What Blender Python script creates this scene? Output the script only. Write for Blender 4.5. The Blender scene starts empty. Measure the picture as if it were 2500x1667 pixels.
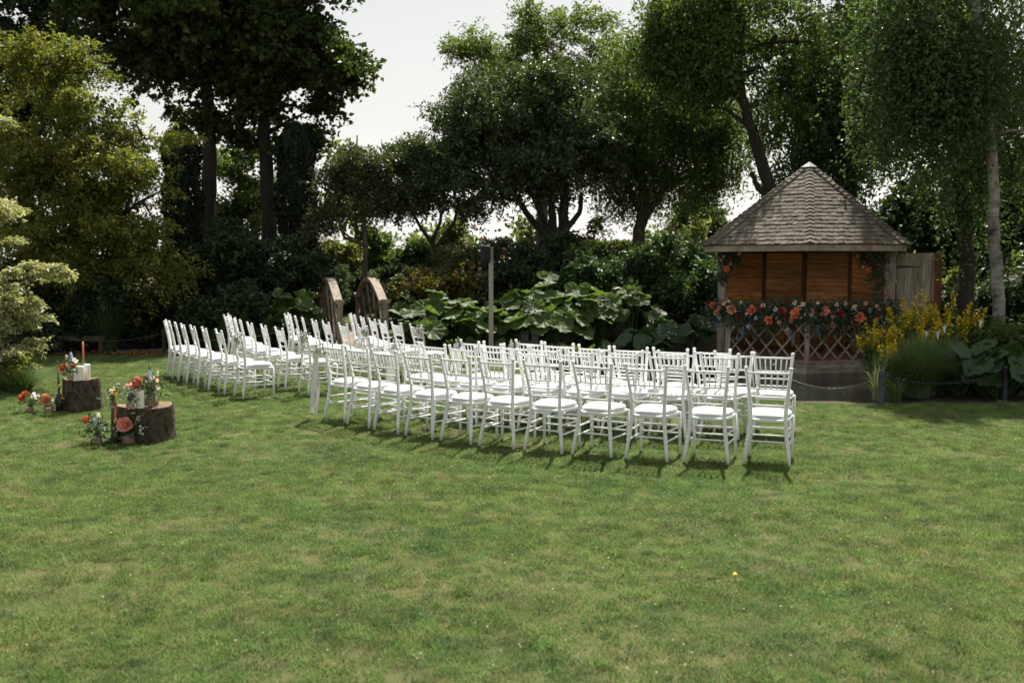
import bpy, math, random
import numpy as np
from mathutils import Vector, Matrix

random.seed(7)
RNG = np.random.default_rng(11)
SC = bpy.context.scene
COL = SC.collection
R = math.radians

# ------------------------------------------------------------------ camera, sky, sun, exposure
CAM_H = 1.77
PITCH = R(4.5)
FPX = 2431.0                                   # 35 mm lens, in pixels of a 2500 px wide frame
cd = bpy.data.cameras.new('camera')
cam = bpy.data.objects.new('camera', cd)
COL.objects.link(cam)
cam.location = (0, 0, CAM_H)
cam.rotation_euler = (R(90) - PITCH, 0, 0)
cd.sensor_width = 36.0
cd.lens = 35.0
cd.clip_start = 0.1
cd.clip_end = 3000
cd.dof.use_dof = True
cd.dof.focus_distance = 10.5
cd.dof.aperture_fstop = 2.6
SC.camera = cam

SUN_EL, SUN_AZ = R(55), R(14)                  # azimuth from +Y towards +X
w = bpy.data.worlds.new('World')
SC.world = w
w.use_nodes = True
nt = w.node_tree
nt.nodes.clear()
sky = nt.nodes.new('ShaderNodeTexSky')
sky.sky_type = 'NISHITA'
sky.sun_disc = False
sky.sun_elevation = SUN_EL
sky.sun_rotation = SUN_AZ
sky.air_density = 2.5
sky.dust_density = 0.3
sky.ozone_density = 1.0
hs = nt.nodes.new('ShaderNodeHueSaturation')
hs.inputs['Saturation'].default_value = 0.12
hs.inputs['Value'].default_value = 1.0
bg = nt.nodes.new('ShaderNodeBackground')
bg.inputs['Strength'].default_value = 0.056
wo = nt.nodes.new('ShaderNodeOutputWorld')
nt.links.new(sky.outputs[0], hs.inputs['Color'])
nt.links.new(hs.outputs[0], bg.inputs['Color'])
nt.links.new(bg.outputs[0], wo.inputs['Surface'])

sd = bpy.data.lights.new('sun', 'SUN')
sd.energy = 5.0
sd.angle = R(0.6)
sd.color = (1.0, 0.945, 0.86)
sun = bpy.data.objects.new('sun', sd)
COL.objects.link(sun)
sdir = Vector((math.sin(SUN_AZ) * math.cos(SUN_EL), math.cos(SUN_AZ) * math.cos(SUN_EL), math.sin(SUN_EL)))
sun.rotation_euler = sdir.to_track_quat('Z', 'Y').to_euler()
sun.location = (0, 20, 30)

SC.view_settings.view_transform = 'Standard'
SC.view_settings.look = 'None'
SC.view_settings.exposure = 0.92
SC.view_settings.gamma = 1.0
SC.render.engine = 'CYCLES'
SC.cycles.max_bounces = 7
SC.cycles.diffuse_bounces = 3
SC.cycles.glossy_bounces = 3
SC.cycles.transmission_bounces = 5
SC.cycles.transparent_max_bounces = 8
SC.cycles.caustics_reflective = False
SC.cycles.caustics_refractive = False
SC.cycles.use_denoising = True
SC.cycles.sample_clamp_indirect = 4.0
SC.cycles.sample_clamp_direct = 12.0

# ------------------------------------------------------------------ measuring helpers
_fw = Vector((0, math.cos(PITCH), -math.sin(PITCH)))
_up = Vector((0, math.sin(PITCH), math.cos(PITCH)))
_rt = Vector((1, 0, 0))
_co = Vector((0, 0, CAM_H))


def ray(px, py):
    return _fw * FPX + _rt * (px - 1250) + _up * (833.5 - py)


def G(px, py, z=0.0):
    d = ray(px, py)
    t = (z - CAM_H) / d.z
    return _co + d * t


def AT(px, py, D):
    d = ray(px, py)
    return _co + d * (D / d.y)


def ONPLANE(px, py, p0, n):
    d = ray(px, py)
    t = (p0 - _co).dot(n) / d.dot(n)
    return _co + d * t


def gz(x, y):
    """ground height: flat lawn, planted bank behind the pond"""
    h = 0.0
    if y > 21:
        h = min(0.5, (y - 21) * 0.08)
    return h


# ------------------------------------------------------------------ materials
MATS = {}


def _new(name):
    m = bpy.data.materials.new(name)
    m.use_nodes = True
    n = m.node_tree.nodes
    n.clear()
    out = n.new('ShaderNodeOutputMaterial')
    return m, n, m.node_tree.links, out


def plain(name, c1, c2=None, scale=8.0, rough=0.6, bump=0.0, bscale=None, stretch=None, spec=0.4, rand=0.0, metal=0.0,
          coords='Object', detail=5.0):
    """noise-mottled surface; rand = per-object value variation; stretch = coordinate scale (grain)"""
    m, n, L, out = _new(name)
    p = n.new('ShaderNodeBsdfPrincipled')
    p.inputs['Roughness'].default_value = rough
    p.inputs['Specular IOR Level'].default_value = spec
    p.inputs['Metallic'].default_value = metal
    L.new(p.outputs[0], out.inputs[0])
    c2 = c2 or c1
    tc = n.new('ShaderNodeTexCoord')
    mp = n.new('ShaderNodeMapping')
    if stretch:
        mp.inputs['Scale'].default_value = stretch
    L.new(tc.outputs[coords], mp.inputs[0])
    oi = n.new('ShaderNodeObjectInfo')
    ad = n.new('ShaderNodeVectorMath')
    ad.operation = 'MULTIPLY_ADD'
    ad.inputs[1].default_value = (1, 1, 1)
    sc_ = n.new('ShaderNodeVectorMath')
    sc_.operation = 'SCALE'
    sc_.inputs[0].default_value = (37.0, 17.0, 23.0)
    L.new(oi.outputs['Random'], sc_.inputs['Scale'])
    L.new(mp.outputs[0], ad.inputs[0])
    L.new(sc_.outputs[0], ad.inputs[2])
    nz = n.new('ShaderNodeTexNoise')
    nz.inputs['Scale'].default_value = scale
    nz.inputs['Detail'].default_value = detail
    nz.inputs['Roughness'].default_value = 0.62
    L.new(ad.outputs[0], nz.inputs['Vector'])
    rp = n.new('ShaderNodeValToRGB')
    rp.color_ramp.elements[0].position = 0.32
    rp.color_ramp.elements[1].position = 0.68
    rp.color_ramp.elements[0].color = (*c1, 1)
    rp.color_ramp.elements[1].color = (*c2, 1)
    L.new(nz.outputs['Fac'], rp.inputs[0])
    col = rp.outputs[0]
    if rand:
        h = n.new('ShaderNodeHueSaturation')
        mr = n.new('ShaderNodeMapRange')
        mr.inputs['To Min'].default_value = 1 - rand
        mr.inputs['To Max'].default_value = 1 + rand
        L.new(oi.outputs['Random'], mr.inputs[0])
        L.new(mr.outputs[0], h.inputs['Value'])
        L.new(col, h.inputs['Color'])
        col = h.outputs[0]
    L.new(col, p.inputs['Base Color'])
    if bump:
        b = n.new('ShaderNodeBump')
        b.inputs['Strength'].default_value = bump
        b.inputs['Distance'].default_value = 0.02
        nb = n.new('ShaderNodeTexNoise')
        nb.inputs['Scale'].default_value = bscale or scale * 3
        nb.inputs['Detail'].default_value = 6
        L.new(ad.outputs[0], nb.inputs['Vector'])
        L.new(nb.outputs['Fac'], b.inputs['Height'])
        L.new(b.outputs[0], p.inputs['Normal'])
    MATS[name] = m
    return m


def leafmat(name, cols, trans=0.3, rough=0.42, spec=0.5, tint=(1.15, 1.2, 0.5), patch=0.35, pscale=0.9):
    """per-leaf colour from the mesh island, larger patches of hue from noise, light through the blade"""
    m, n, L, out = _new(name)
    g = n.new('ShaderNodeNewGeometry')
    rp = n.new('ShaderNodeValToRGB')
    el = rp.color_ramp.elements
    while len(el) < len(cols):
        el.new(0.5)
    for i, c in enumerate(cols):
        el[i].position = (i + 0.5) / len(cols)
        el[i].color = (*c, 1)
    tc = n.new('ShaderNodeTexCoord')
    nz = n.new('ShaderNodeTexNoise')
    nz.inputs['Scale'].default_value = pscale
    nz.inputs['Detail'].default_value = 2
    L.new(tc.outputs['Object'], nz.inputs['Vector'])
    mx = n.new('ShaderNodeMix')
    mx.data_type = 'FLOAT'
    mx.inputs['Factor'].default_value = patch
    L.new(g.outputs['Random Per Island'], mx.inputs[2])
    L.new(nz.outputs['Fac'], mx.inputs[3])
    L.new(mx.outputs[0], rp.inputs[0])
    p = n.new('ShaderNodeBsdfPrincipled')
    p.inputs['Roughness'].default_value = rough
    p.inputs['Specular IOR Level'].default_value = spec
    L.new(rp.outputs[0], p.inputs['Base Color'])
    t = n.new('ShaderNodeBsdfTranslucent')
    tm = n.new('ShaderNodeMix')
    tm.data_type = 'RGBA'
    tm.blend_type = 'MULTIPLY'
    tm.inputs['Factor'].default_value = 1.0
    L.new(rp.outputs[0], tm.inputs[6])
    tm.inputs[7].default_value = (*tint, 1)
    L.new(tm.outputs[2], t.inputs['Color'])
    ms = n.new('ShaderNodeMixShader')
    ms.inputs[0].default_value = trans
    L.new(p.outputs[0], ms.inputs[1])
    L.new(t.outputs[0], ms.inputs[2])
    L.new(ms.outputs[0], out.inputs[0])
    MATS[name] = m
    return m


def glassmat(name, color, rough=0.05):
    m, n, L, out = _new(name)
    p = n.new('ShaderNodeBsdfPrincipled')
    p.inputs['Base Color'].default_value = (*color, 1)
    p.inputs['Roughness'].default_value = rough
    p.inputs['Transmission Weight'].default_value = 0.9
    p.inputs['IOR'].default_value = 1.45
    L.new(p.outputs[0], out.inputs[0])
    MATS[name] = m
    return m


# ------------------------------------------------------------------ mesh helpers
class MB:
    """collects shapes in world coordinates and links them as ONE mesh object"""

    def __init__(s):
        s.v, s.f = [], []

    def add(s, vs, fs):
        o = len(s.v)
        s.v += [tuple(a) for a in vs]
        s.f += [tuple(o + i for i in f) for f in fs]
        return s

    def box(s, c, size, M=None):
        hx, hy, hz = size[0] / 2, size[1] / 2, size[2] / 2
        vs = [Vector((x, y, z)) for x in (-hx, hx) for y in (-hy, hy) for z in (-hz, hz)]
        if M is not None:
            vs = [M @ q for q in vs]
        c = Vector(c)
        return s.add([q + c for q in vs],
                     [(0, 1, 3, 2), (4, 6, 7, 5), (0, 4, 5, 1), (2, 3, 7, 6), (0, 2, 6, 4), (1, 5, 7, 3)])

    def bar(s, a, b, wd, th, side=None):
        """square-section bar from a to b; wd along 'side', th across"""
        a, b = Vector(a), Vector(b)
        d = (b - a)
        ln = d.length
        d.normalize()
        side = Vector(side) if side is not None else Vector((0, 0, 1))
        x = side - d * side.dot(d)
        if x.length < 1e-4:
            x = Vector((1, 0, 0)) - d * d.x
        x.normalize()
        y = d.cross(x)
        M = Matrix((x, y, d)).transposed()
        return s.box((a + b) / 2, (wd, th, ln), M)

    def tube(s, pts, rad, n=8, cap=True):
        pts = [Vector(p) for p in pts]
        if not hasattr(rad, '__len__'):
            rad = [rad] * len(pts)
        o = len(s.v)
        ref = None
        for i, p in enumerate(pts):
            d = (pts[min(i + 1, len(pts) - 1)] - pts[max(i - 1, 0)])
            if d.length < 1e-9:
                d = Vector((0, 0, 1))
            d.normalize()
            if ref is None:
                ref = Vector((1, 0, 0)) if abs(d.x) < 0.8 else Vector((0, 1, 0))
            x = ref - d * ref.dot(d)
            if x.length < 1e-5:
                x = Vector((0, 1, 0)) - d * d.y
            x.normalize()
            ref = x
            y = d.cross(x)
            for k in range(n):
                a = 2 * math.pi * k / n
                s.v.append(tuple(p + (x * math.cos(a) + y * math.sin(a)) * rad[i]))
        for i in range(len(pts) - 1):
            for k in range(n):
                k2 = (k + 1) % n
                s.f.append((o + i * n + k, o + i * n + k2, o + (i + 1) * n + k2, o + (i + 1) * n + k))
        if cap:
            s.f.append(tuple(o + k for k in reversed(range(n))))
            s.f.append(tuple(o + (len(pts) - 1) * n + k for k in range(n)))
        return s

    def lathe(s, c, prof, n=16, jit=None):
        """prof: list of (r, z)"""
        c = Vector(c)
        o = len(s.v)
        for i, (r, z) in enumerate(prof):
            for k in range(n):
                a = 2 * math.pi * k / n
                rr = r * (jit(a, z) if jit else 1)
                s.v.append((c.x + rr * math.cos(a), c.y + rr * math.sin(a), c.z + z))
        for i in range(len(prof) - 1):
            for k in range(n):
                k2 = (k + 1) % n
                s.f.append((o + i * n + k, o + i * n + k2, o + (i + 1) * n + k2, o + (i + 1) * n + k))
        s.f.append(tuple(o + k for k in reversed(range(n))))
        s.f.append(tuple(o + (len(prof) - 1) * n + k for k in range(n)))
        return s

    def mesh(s, name, mat, smooth=False, origin=None):
        me = bpy.data.meshes.new(name)
        vs = s.v
        if origin is not None:
            ox, oy, oz = origin
            vs = [(a - ox, b - oy, c - oz) for a, b, c in vs]
        me.from_pydata(vs, [], s.f)
        if smooth:
            me.polygons.foreach_set('use_smooth', [True] * len(me.polygons))
        me.materials.append(MATS[mat] if isinstance(mat, str) else mat)
        return me

    def build(s, name, mat, parent=None, smooth=False, origin=None):
        if origin is None:
            origin = parent_world(parent)
        return link(name, s.mesh(name, mat, smooth, origin), parent)


def parent_world(p):
    o = Vector((0, 0, 0))
    while p is not None:
        o = o + p.location
        p = p.parent
    return o


def link(name, me, parent=None, loc=None):
    o = bpy.data.objects.new(name, me)
    COL.objects.link(o)
    if parent is not None:
        o.parent = parent
    if loc is not None:
        o.location = loc
    return o


def tag(o, label, cat, group=None):
    o['label'] = label
    o['category'] = cat
    if group:
        o['group'] = group
    return o


def thing(name, label, cat, loc=(0, 0, 0), group=None):
    o = bpy.data.objects.new(name, None)
    COL.objects.link(o)
    o.location = loc
    o.empty_display_size = 0.2
    return tag(o, label, cat, group)


def structure(o):
    o['kind'] = 'structure'
    return o


def stuff(o):
    o['kind'] = 'stuff'
    return o


def own_origin(o):
    """put a one-mesh thing's origin at its base"""
    me = o.data
    n = len(me.vertices)
    co = np.empty(n * 3, np.float32)
    me.vertices.foreach_get('co', co)
    co = co.reshape(-1, 3)
    c = co.mean(0)
    c[2] = co[:, 2].min()
    co -= c
    me.vertices.foreach_set('co', co.ravel())
    me.update()
    o.location = [float(a) for a in c]
    return o


def unit(a):
    return a / np.maximum(np.linalg.norm(a, axis=-1, keepdims=True), 1e-9)


def leaves_mesh(name, P, N, T, Ln, Wd, mat, fold=0.12, origin=None):
    """numpy: one folded diamond blade (2 triangles) per leaf"""
    P = np.asarray(P, np.float64)
    if origin is not None:
        P = P - np.asarray(origin)
    n = len(P)
    B = unit(np.cross(N, T))
    Ln = np.broadcast_to(np.asarray(Ln, float).reshape(-1, 1) if np.ndim(Ln) else np.full((1, 1), Ln), (n, 1))
    Wd = np.broadcast_to(np.asarray(Wd, float).reshape(-1, 1) if np.ndim(Wd) else np.full((1, 1), Wd), (n, 1))
    mid = P + T * Ln * 0.42
    V = np.empty((n, 4, 3), np.float32)
    V[:, 0] = P
    V[:, 1] = mid + B * Wd * 0.5 + N * Ln * fold
    V[:, 2] = P + T * Ln - N * Ln * fold * 0.6
    V[:, 3] = mid - B * Wd * 0.5 + N * Ln * fold
    me = bpy.data.meshes.new(name)
    me.vertices.add(4 * n)
    me.vertices.foreach_set('co', V.ravel())
    idx = (np.arange(n)[:, None] * 4 + np.array([0, 1, 2, 0, 2, 3])[None]).astype(np.int32).ravel()
    me.loops.add(6 * n)
    me.loops.foreach_set('vertex_index', idx)
    me.polygons.add(2 * n)
    me.polygons.foreach_set('loop_start', np.arange(0, 6 * n, 3, dtype=np.int32))
    me.polygons.foreach_set('loop_total', np.full(2 * n, 3, np.int32))
    me.update(calc_edges=True)
    me.materials.append(MATS[mat])
    return me


def leaf_frames(n, upbias=0.6, out=None, droop=0.0):
    N = unit(RNG.normal(size=(n, 3)) + np.array([0, 0, upbias * 1.6]))
    T = RNG.normal(size=(n, 3))
    if out is not None:
        T = T * 0.7 + out
    T = T + np.array([0, 0, -droop])
    T = unit(T - N * (T * N).sum(1, keepdims=True))
    return N, T


def blotch(P, freq, seed):
    """smooth pseudo-noise in [-1, 1], used to open gaps in crowns"""
    r = np.random.default_rng(seed)
    f = np.zeros(len(P))
    for k in range(7):
        d = unit(r.normal(size=3)) * freq * r.uniform(.6, 1.7)
        f += np.sin(P @ d + r.uniform(0, 6.28))
    return f / 3.2


def crown_points(lobes, n_cl, per, csig, shell=0.55, flat=0.6, gap=0.0, seed=1, spray=1.6, axz=1.0, bough=3.4):
    """lobes carry flattened boughs, boughs carry sprays, sprays carry leaves"""
    wts = np.array([(l[1][0] * l[1][1] * l[1][2]) ** 0.75 for l in lobes])
    wts /= wts.sum()
    nb = max(8, n_cl // 13)
    pick = RNG.choice(len(lobes), nb, p=wts)
    C = np.array([l[0] for l in lobes])[pick]
    Rd = np.array([l[1] for l in lobes])[pick]
    db = unit(RNG.normal(size=(nb, 3)))
    r = shell + (1 - shell) * RNG.random((nb, 1)) ** 0.6
    bc = C + db * r * Rd * (.95 + RNG.normal(size=(nb, 1)) * 0.10)
    size = np.mean([min(l[1]) for l in lobes])
    ok = blotch(bc, 3.2 / max(size, .3), seed) + RNG.normal(size=nb) * .15 > gap
    if ok.sum() < 5:
        ok[:] = True
    bc, db = bc[ok], db[ok]
    rb = np.minimum(bough * csig, size * .6) * (.6 + .8 * RNG.random((len(bc), 1)))
    w_ = RNG.integers(0, len(bc), n_cl)
    du = unit(RNG.normal(size=(n_cl, 3)) + np.array([0, 0, .55]) + db[w_] * .5)
    cc = bc[w_] + du * rb[w_] * np.array([1.15, 1.15, .6]) * (.4 + .6 * RNG.random((n_cl, 1)) ** .5)
    sz = csig * (0.6 + 0.8 * RNG.random((n_cl, 1)))
    ax = unit((du * .8 + db[w_] * .7 + RNG.normal(size=(n_cl, 3)) * .4 + np.array([0, 0, -.15])) * np.array([1, 1, axz]))
    g = np.clip(RNG.normal(size=(n_cl, per, 3)), -1.9, 1.9) * np.array([1, 1, flat]) * .62
    u = RNG.uniform(-1.2, 1.2, size=(n_cl, per, 1)) * spray
    g = g * (1.15 - .45 * (u / (1.2 * spray) + 1) * .9).clip(.25, 1.2)
    L = cc[:, None] + g * sz[:, None] + ax[:, None] * u * sz[:, None]
    L[:, :, 2] -= (u[:, :, 0] ** 2) * sz * .12
    out = np.repeat(ax[:, None], per, 1)
    keep = RNG.random((n_cl, per)) < (0.45 + 0.55 * RNG.random((n_cl, 1)))
    return L[keep], out[keep], cc


def limb(mb, a, b, r0, r1, wob=0.1, seg=7, n=7, sag=0.0):
    a, b = Vector(a), Vector(b)
    ln = (b - a).length
    pts, rad = [], []
    o1 = Vector((random.uniform(-1, 1), random.uniform(-1, 1), random.uniform(-.3, .6))) * ln * wob
    for i in range(seg + 1):
        t = i / seg
        p = a.lerp(b, t) + o1 * math.sin(math.pi * t) + Vector((0, 0, sag * ln * math.sin(math.pi * t)))
        p += Vector((random.uniform(-1, 1), random.uniform(-1, 1), 0)) * r0 * 0.25 * (0 < i < seg)
        pts.append(p)
        rad.append(r0 + (r1 - r0) * t ** 0.8)
    mb.tube(pts, rad, n)
    return pts


def LB(px, py, rx, D, ry=None, depth=None):
    """crown lobe seen at (px, py) with half-width rx and half-height ry pixels, standing D metres off"""
    k = D / FPX
    ry = ry or rx
    return (tuple(AT(px, py, D)), (rx * k, (depth if depth else (rx + ry) / 2 * k), ry * k))


def tree(name, label, cat, base, trunk, lobes, mat, bark, n_cl, per, csig, leaf, upbias=0.6, droop=0.1, shell=0.55,
         flat=0.6, limbs=8, lr=0.3, trunkname='trunk', crownname='crown', wl=0.55, group=None, twigs=26, tr0=0.18, gap=-.25, spray=1.6, axz=1.0):
    """trunk: list of trunk polylines [(point...), r0, r1]"""
    t = thing(name, label, cat, base, group)
    org = Vector(base)
    tb = MB()
    ends = []
    for pts, r0, r1 in trunk:
        pts = [Vector(p) for p in pts]
        fine, k = [], 5
        for i in range(len(pts) - 1):
            for j in range(k):
                fine.append(pts[i].lerp(pts[i + 1], j / k) + Vector((random.uniform(-1, 1), random.uniform(-1, 1), 0)) * r0 * 0.12)
        fine.append(pts[-1])
        m = len(fine)
        tb.tube(fine, [(r0 + (r1 - r0) * i / (m - 1)) * (1.35 - 0.35 * min(1, i / 3)) for i in range(m)], 10)
        ends += fine[m // 3:]
    P, out, cc = crown_points(lobes, n_cl, per, csig, shell, flat, gap, len(lobes) * 7 + n_cl, spray, axz)
    for i in range(limbs):
        c0 = np.array(lobes[i % len(lobes)][0]) + RNG.normal(size=3) * 0.3 * min(lobes[i % len(lobes)][1])
        c = Vector(cc[np.argmin(((cc - c0) ** 2).sum(1))])
        e = min(ends, key=lambda q: (q - c).length + abs(random.gauss(0, .5)) + (2.0 if q.z > c.z else 0))
        lp = limb(tb, e, c, tr0 * 0.5, 0.012, 0.12, 7, 6)
        ends += lp[3:]
    for i in range(twigs):
        c = Vector(cc[random.randrange(len(cc))])
        e = min(ends, key=lambda q: (q - c).length)
        limb(tb, e, c, 0.035, 0.008, 0.12, 4, 4)
    tb.build(trunkname, bark, t, smooth=True)
    n = len(P)
    N, T = leaf_frames(n, upbias, out * 0.6, droop)
    s = leaf * (0.45 + 1.05 * RNG.random(n))
    link(crownname, leaves_mesh(crownname, P, N, T, s, s * wl, mat, origin=org), t)
    return t


def weeping(name, label, cat, base, trunk, tops, mat, bark, strands, slen, per, leaf, wl=0.7, limbs=8, tr0=0.16, spread=0.05,
            twig=0, gap=-.3):
    """tops: lobes the strands hang from; leaves in hanging strands"""
    t = thing(name, label, cat, base)
    org = Vector(base)
    tb = MB()
    ends = []
    for pts, r0, r1 in trunk:
        pts = [Vector(p) for p in pts]
        fine = []
        for i in range(len(pts) - 1):
            for j in range(5):
                fine.append(pts[i].lerp(pts[i + 1], j / 5) + Vector((random.uniform(-1, 1), random.uniform(-1, 1), 0)) * r0 * 0.15)
        fine.append(pts[-1])
        m = len(fine)
        tb.tube(fine, [r0 + (r1 - r0) * i / (m - 1) for i in range(m)], 10)
        ends += fine[m // 4:]
    for i in range(limbs):
        c = Vector(tops[i % len(tops)][0]) + Vector(RNG.normal(size=3)) * 0.35 * min(tops[i % len(tops)][1])
        e = min(ends, key=lambda q: (q - c).length + (1.5 if q.z > c.z + .3 else 0))
        lp = limb(tb, e, c, tr0 * 0.5, 0.02, 0.15, 7, 6, sag=0.12)
        ends += lp[4:]
    wts = np.array([(l[1][0] * l[1][1] * l[1][2]) ** 0.7 for l in tops])
    wts /= wts.sum()
    nb = max(12, strands // 11)
    pick = RNG.choice(len(tops), nb, p=wts)
    C = np.array([l[0] for l in tops])[pick]
    Rd = np.array([l[1] for l in tops])[pick]
    d = unit(RNG.normal(size=(nb, 3)))
    bc = C + d * Rd * (0.35 + 0.65 * RNG.random((nb, 1)) ** 0.5)
    ok = blotch(bc, 2.2, strands) > gap
    bc = bc[ok]
    which = RNG.integers(0, len(bc), strands)
    st = bc[which] + RNG.normal(size=(strands, 3)) * np.array([.26, .26, .2])
    ln = slen * (0.45 + 0.75 * RNG.random(len(bc))[which][:, None]) * (.5 + .6 * RNG.random((strands, 1)))
    u = RNG.random((strands, per)) ** 0.85
    P = np.repeat(st[:, None], per, 1)
    lean = RNG.normal(size=(strands, 1, 2)) * 0.10
    P[:, :, 2] -= u * ln
    P[:, :, :2] += lean * (u * ln)[:, :, None]
    P += RNG.normal(size=P.shape) * spread * np.array([1, 1, .8])
    keep = (RNG.random((strands, per)) < (0.4 + 0.6 * RNG.random((strands, 1)))) & (P[:, :, 2] > 0.35)
    P = P[keep]
    n = len(P)
    N = unit(RNG.normal(size=(n, 3)) + np.array([0, -0.3, 0.3]))
    T = RNG.normal(size=(n, 3)) * 0.7 + np.array([0, 0, -0.9])
    T = unit(T - N * (T * N).sum(1, keepdims=True))
    s = leaf * (0.45 + 1.05 * RNG.random(n))
    for i in range(twig):
        k = random.randrange(strands)
        a = Vector(st[k])
        b = a + Vector((lean[k, 0, 0] * ln[k, 0], lean[k, 0, 1] * ln[k, 0], -ln[k, 0]))
        tb.tube([a, a.lerp(b, .5), b], [.008, .005, .003], 3, cap=False)
    tb.build('trunk', bark, t, smooth=True)
    link('crown', leaves_mesh('crown', P, N, T, s, s * wl, mat, origin=org), t)
    return t


def bush(name, label, px, ptop, pbot, half, D, mat, leaf, dens=1.0, cat='shrub', upbias=0.7, wl=0.5, group=None, lobes=None,
         droop=0.1, csig=None, shell=0.45, stems=True):
    """shrub seen between ptop and pbot pixels, half-width in pixels, D metres off"""
    k = D / FPX
    top = AT(px, ptop, D)
    base = Vector((top.x, D, gz(top.x, D)))
    h = top.z - base.z
    wx = half * k
    if lobes is None:
        lobes = [(Vector((base.x, D, base.z + h * .5)), (wx, wx * .9, h * .52))]
        for i in range(5):
            a = random.uniform(0, 6.28)
            r = random.uniform(.35, .6)
            lobes.append((Vector((base.x + math.cos(a) * wx * r, D + math.sin(a) * wx * r, base.z + h * random.uniform(.35, .7))),
                          (wx * .5, wx * .5, h * .33)))
        lobes = [(tuple(c), r) for c, r in lobes]
    area = wx * h * 4
    leaf *= 1.12
    dens *= .60
    cs = csig or max(.12, .13 * wx + .06)
    ncl = int(dens * 26 * area / (cs * cs * 9) ** .75) + 8
    per = max(10, int(dens * 5.2 * cs * cs * 6 / (leaf * leaf * wl)))
    per = min(per, 140)
    P, out, cc = crown_points(lobes, ncl, per, cs, shell, .7, -.75, int(px) + int(ptop))
    k2 = P[:, 2] > base.z + .03
    P, out = P[k2], out[k2]
    t = thing(name, label, cat, base, group)
    N, T = leaf_frames(len(P), upbias, out * .6, droop)
    s = leaf * (0.65 + 0.7 * RNG.random(len(P)))
    link('foliage', leaves_mesh('foliage', P, N, T, s, s * wl, mat, origin=base), t)
    if stems:
        tb = MB()
        for i in range(7):
            c = Vector(cc[random.randrange(len(cc))])
            limb(tb, base + Vector((random.uniform(-.1, .1), random.uniform(-.1, .1), -.02)), c, .03, .008, .1, 5, 5)
        tb.build('stem', 'bark_dark', t, smooth=True)
    return t


# ------------------------------------------------------------------ the palette
plain('soil', (.035, .026, .016), (.07, .05, .03), 3, .95, .6, 20)
plain('bark_dark', (.018, .016, .012), (.05, .044, .034), 4, .9, .8, 14, stretch=(3, 3, .6))
plain('bark_brown', (.05, .04, .03), (.12, .10, .075), 4, .9, .8, 14, stretch=(3, 3, .6))
plain('birch_bark', (.04, .036, .03), (.36, .34, .30), 3.2, .8, .7, 14, stretch=(1.6, 1.6, 2.4), detail=8)
plain('white_paint', (.80, .82, .82), (.85, .86, .85), 5, .42, .08, 60, spec=.45, rand=.03)
plain('cushion', (.78, .78, .78), (.82, .82, .81), 20, .85, .15, 90, spec=.2)
plain('black_rubber', (.012, .012, .012), (.02, .02, .02), 9, .7)
plain('oak_grey', (.22, .19, .15), (.44, .39, .32), 5, .85, .5, 20, stretch=(1, 1, 1), rand=.18)
plain('oak_vertical', (.20, .17, .135), (.50, .44, .36), 6, .85, .5, 16, stretch=(4, 4, .5), rand=.22)
plain('oak_bridge', (.12, .095, .07), (.29, .24, .185), 6, .8, .5, 16, stretch=(2, 2, .9), rand=.2)
plain('deck_board', (.22, .14, .10), (.40, .28, .21), 4, .8, .4, 14, stretch=(1, 5, 5), rand=.2)
plain('cedar_board', (.30, .12, .032), (.76, .37, .115), 3.5, .6, .35, 14, stretch=(.7, .7, 7), rand=.35)
plain('cedar_dark', (.09, .035, .012), (.17, .07, .025), 4, .7, .3, 12, stretch=(5, 5, .6), rand=.2)
plain('chair_brown', (.14, .05, .018), (.24, .09, .03), 5, .5, .2, 12, rand=.1)
plain('iron', (.015, .015, .016), (.03, .03, .03), 12, .55, spec=.5)
plain('post_metal', (.24, .23, .20), (.34, .32, .28), 3, .5, .1, 30, stretch=(6, 6, .5), spec=.4)
plain('speaker_black', (.005, .005, .006), (.009, .009, .010), 60, .7, .2, 200)
plain('post_slate', (.05, .06, .075), (.08, .09, .11), 5, .6)
plain('chain_metal', (.12, .11, .10), (.2, .18, .16), 20, .55, metal=.4)
plain('rope', (.07, .055, .04), (.11, .09, .06), 30, .9)
plain('twig', (.22, .185, .15), (.44, .38, .31), 6, .9, .3, 20, stretch=(4, 4, .6), rand=.2)
plain('stump_bark', (.012, .009, .006), (.13, .10, .07), 11, .95, 1.0, 26, stretch=(1.6, 1.6, .8))
plain('stump_cut', (.12, .075, .04), (.24, .16, .09), 6, .85, .3, 40)
plain('wax_white', (.86, .84, .77), (.90, .88, .82), 4, .45, spec=.4)
plain('wax_orange', (.80, .27, .11), (.85, .31, .13), 4, .45)
plain('wax_green', (.10, .13, .05), (.13, .16, .06), 4, .5)
plain('twine', (.22, .13, .06), (.46, .31, .17), 24, .95, .6, 60, stretch=(1, 1, 9))
plain('hessian_pink', (.34, .21, .17), (.52, .36, .30), 30, .95, .4, 80)
plain('gold', (.45, .30, .10), (.55, .38, .14), 8, .35, metal=.8)
glassmat('glass_clear', (.92, .95, .94), .04)
glassmat('glass_dark', (.10, .14, .11), .08)
plain('bottle_dark', (.012, .016, .013), (.022, .028, .022), 6, .15, spec=.6)
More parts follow.
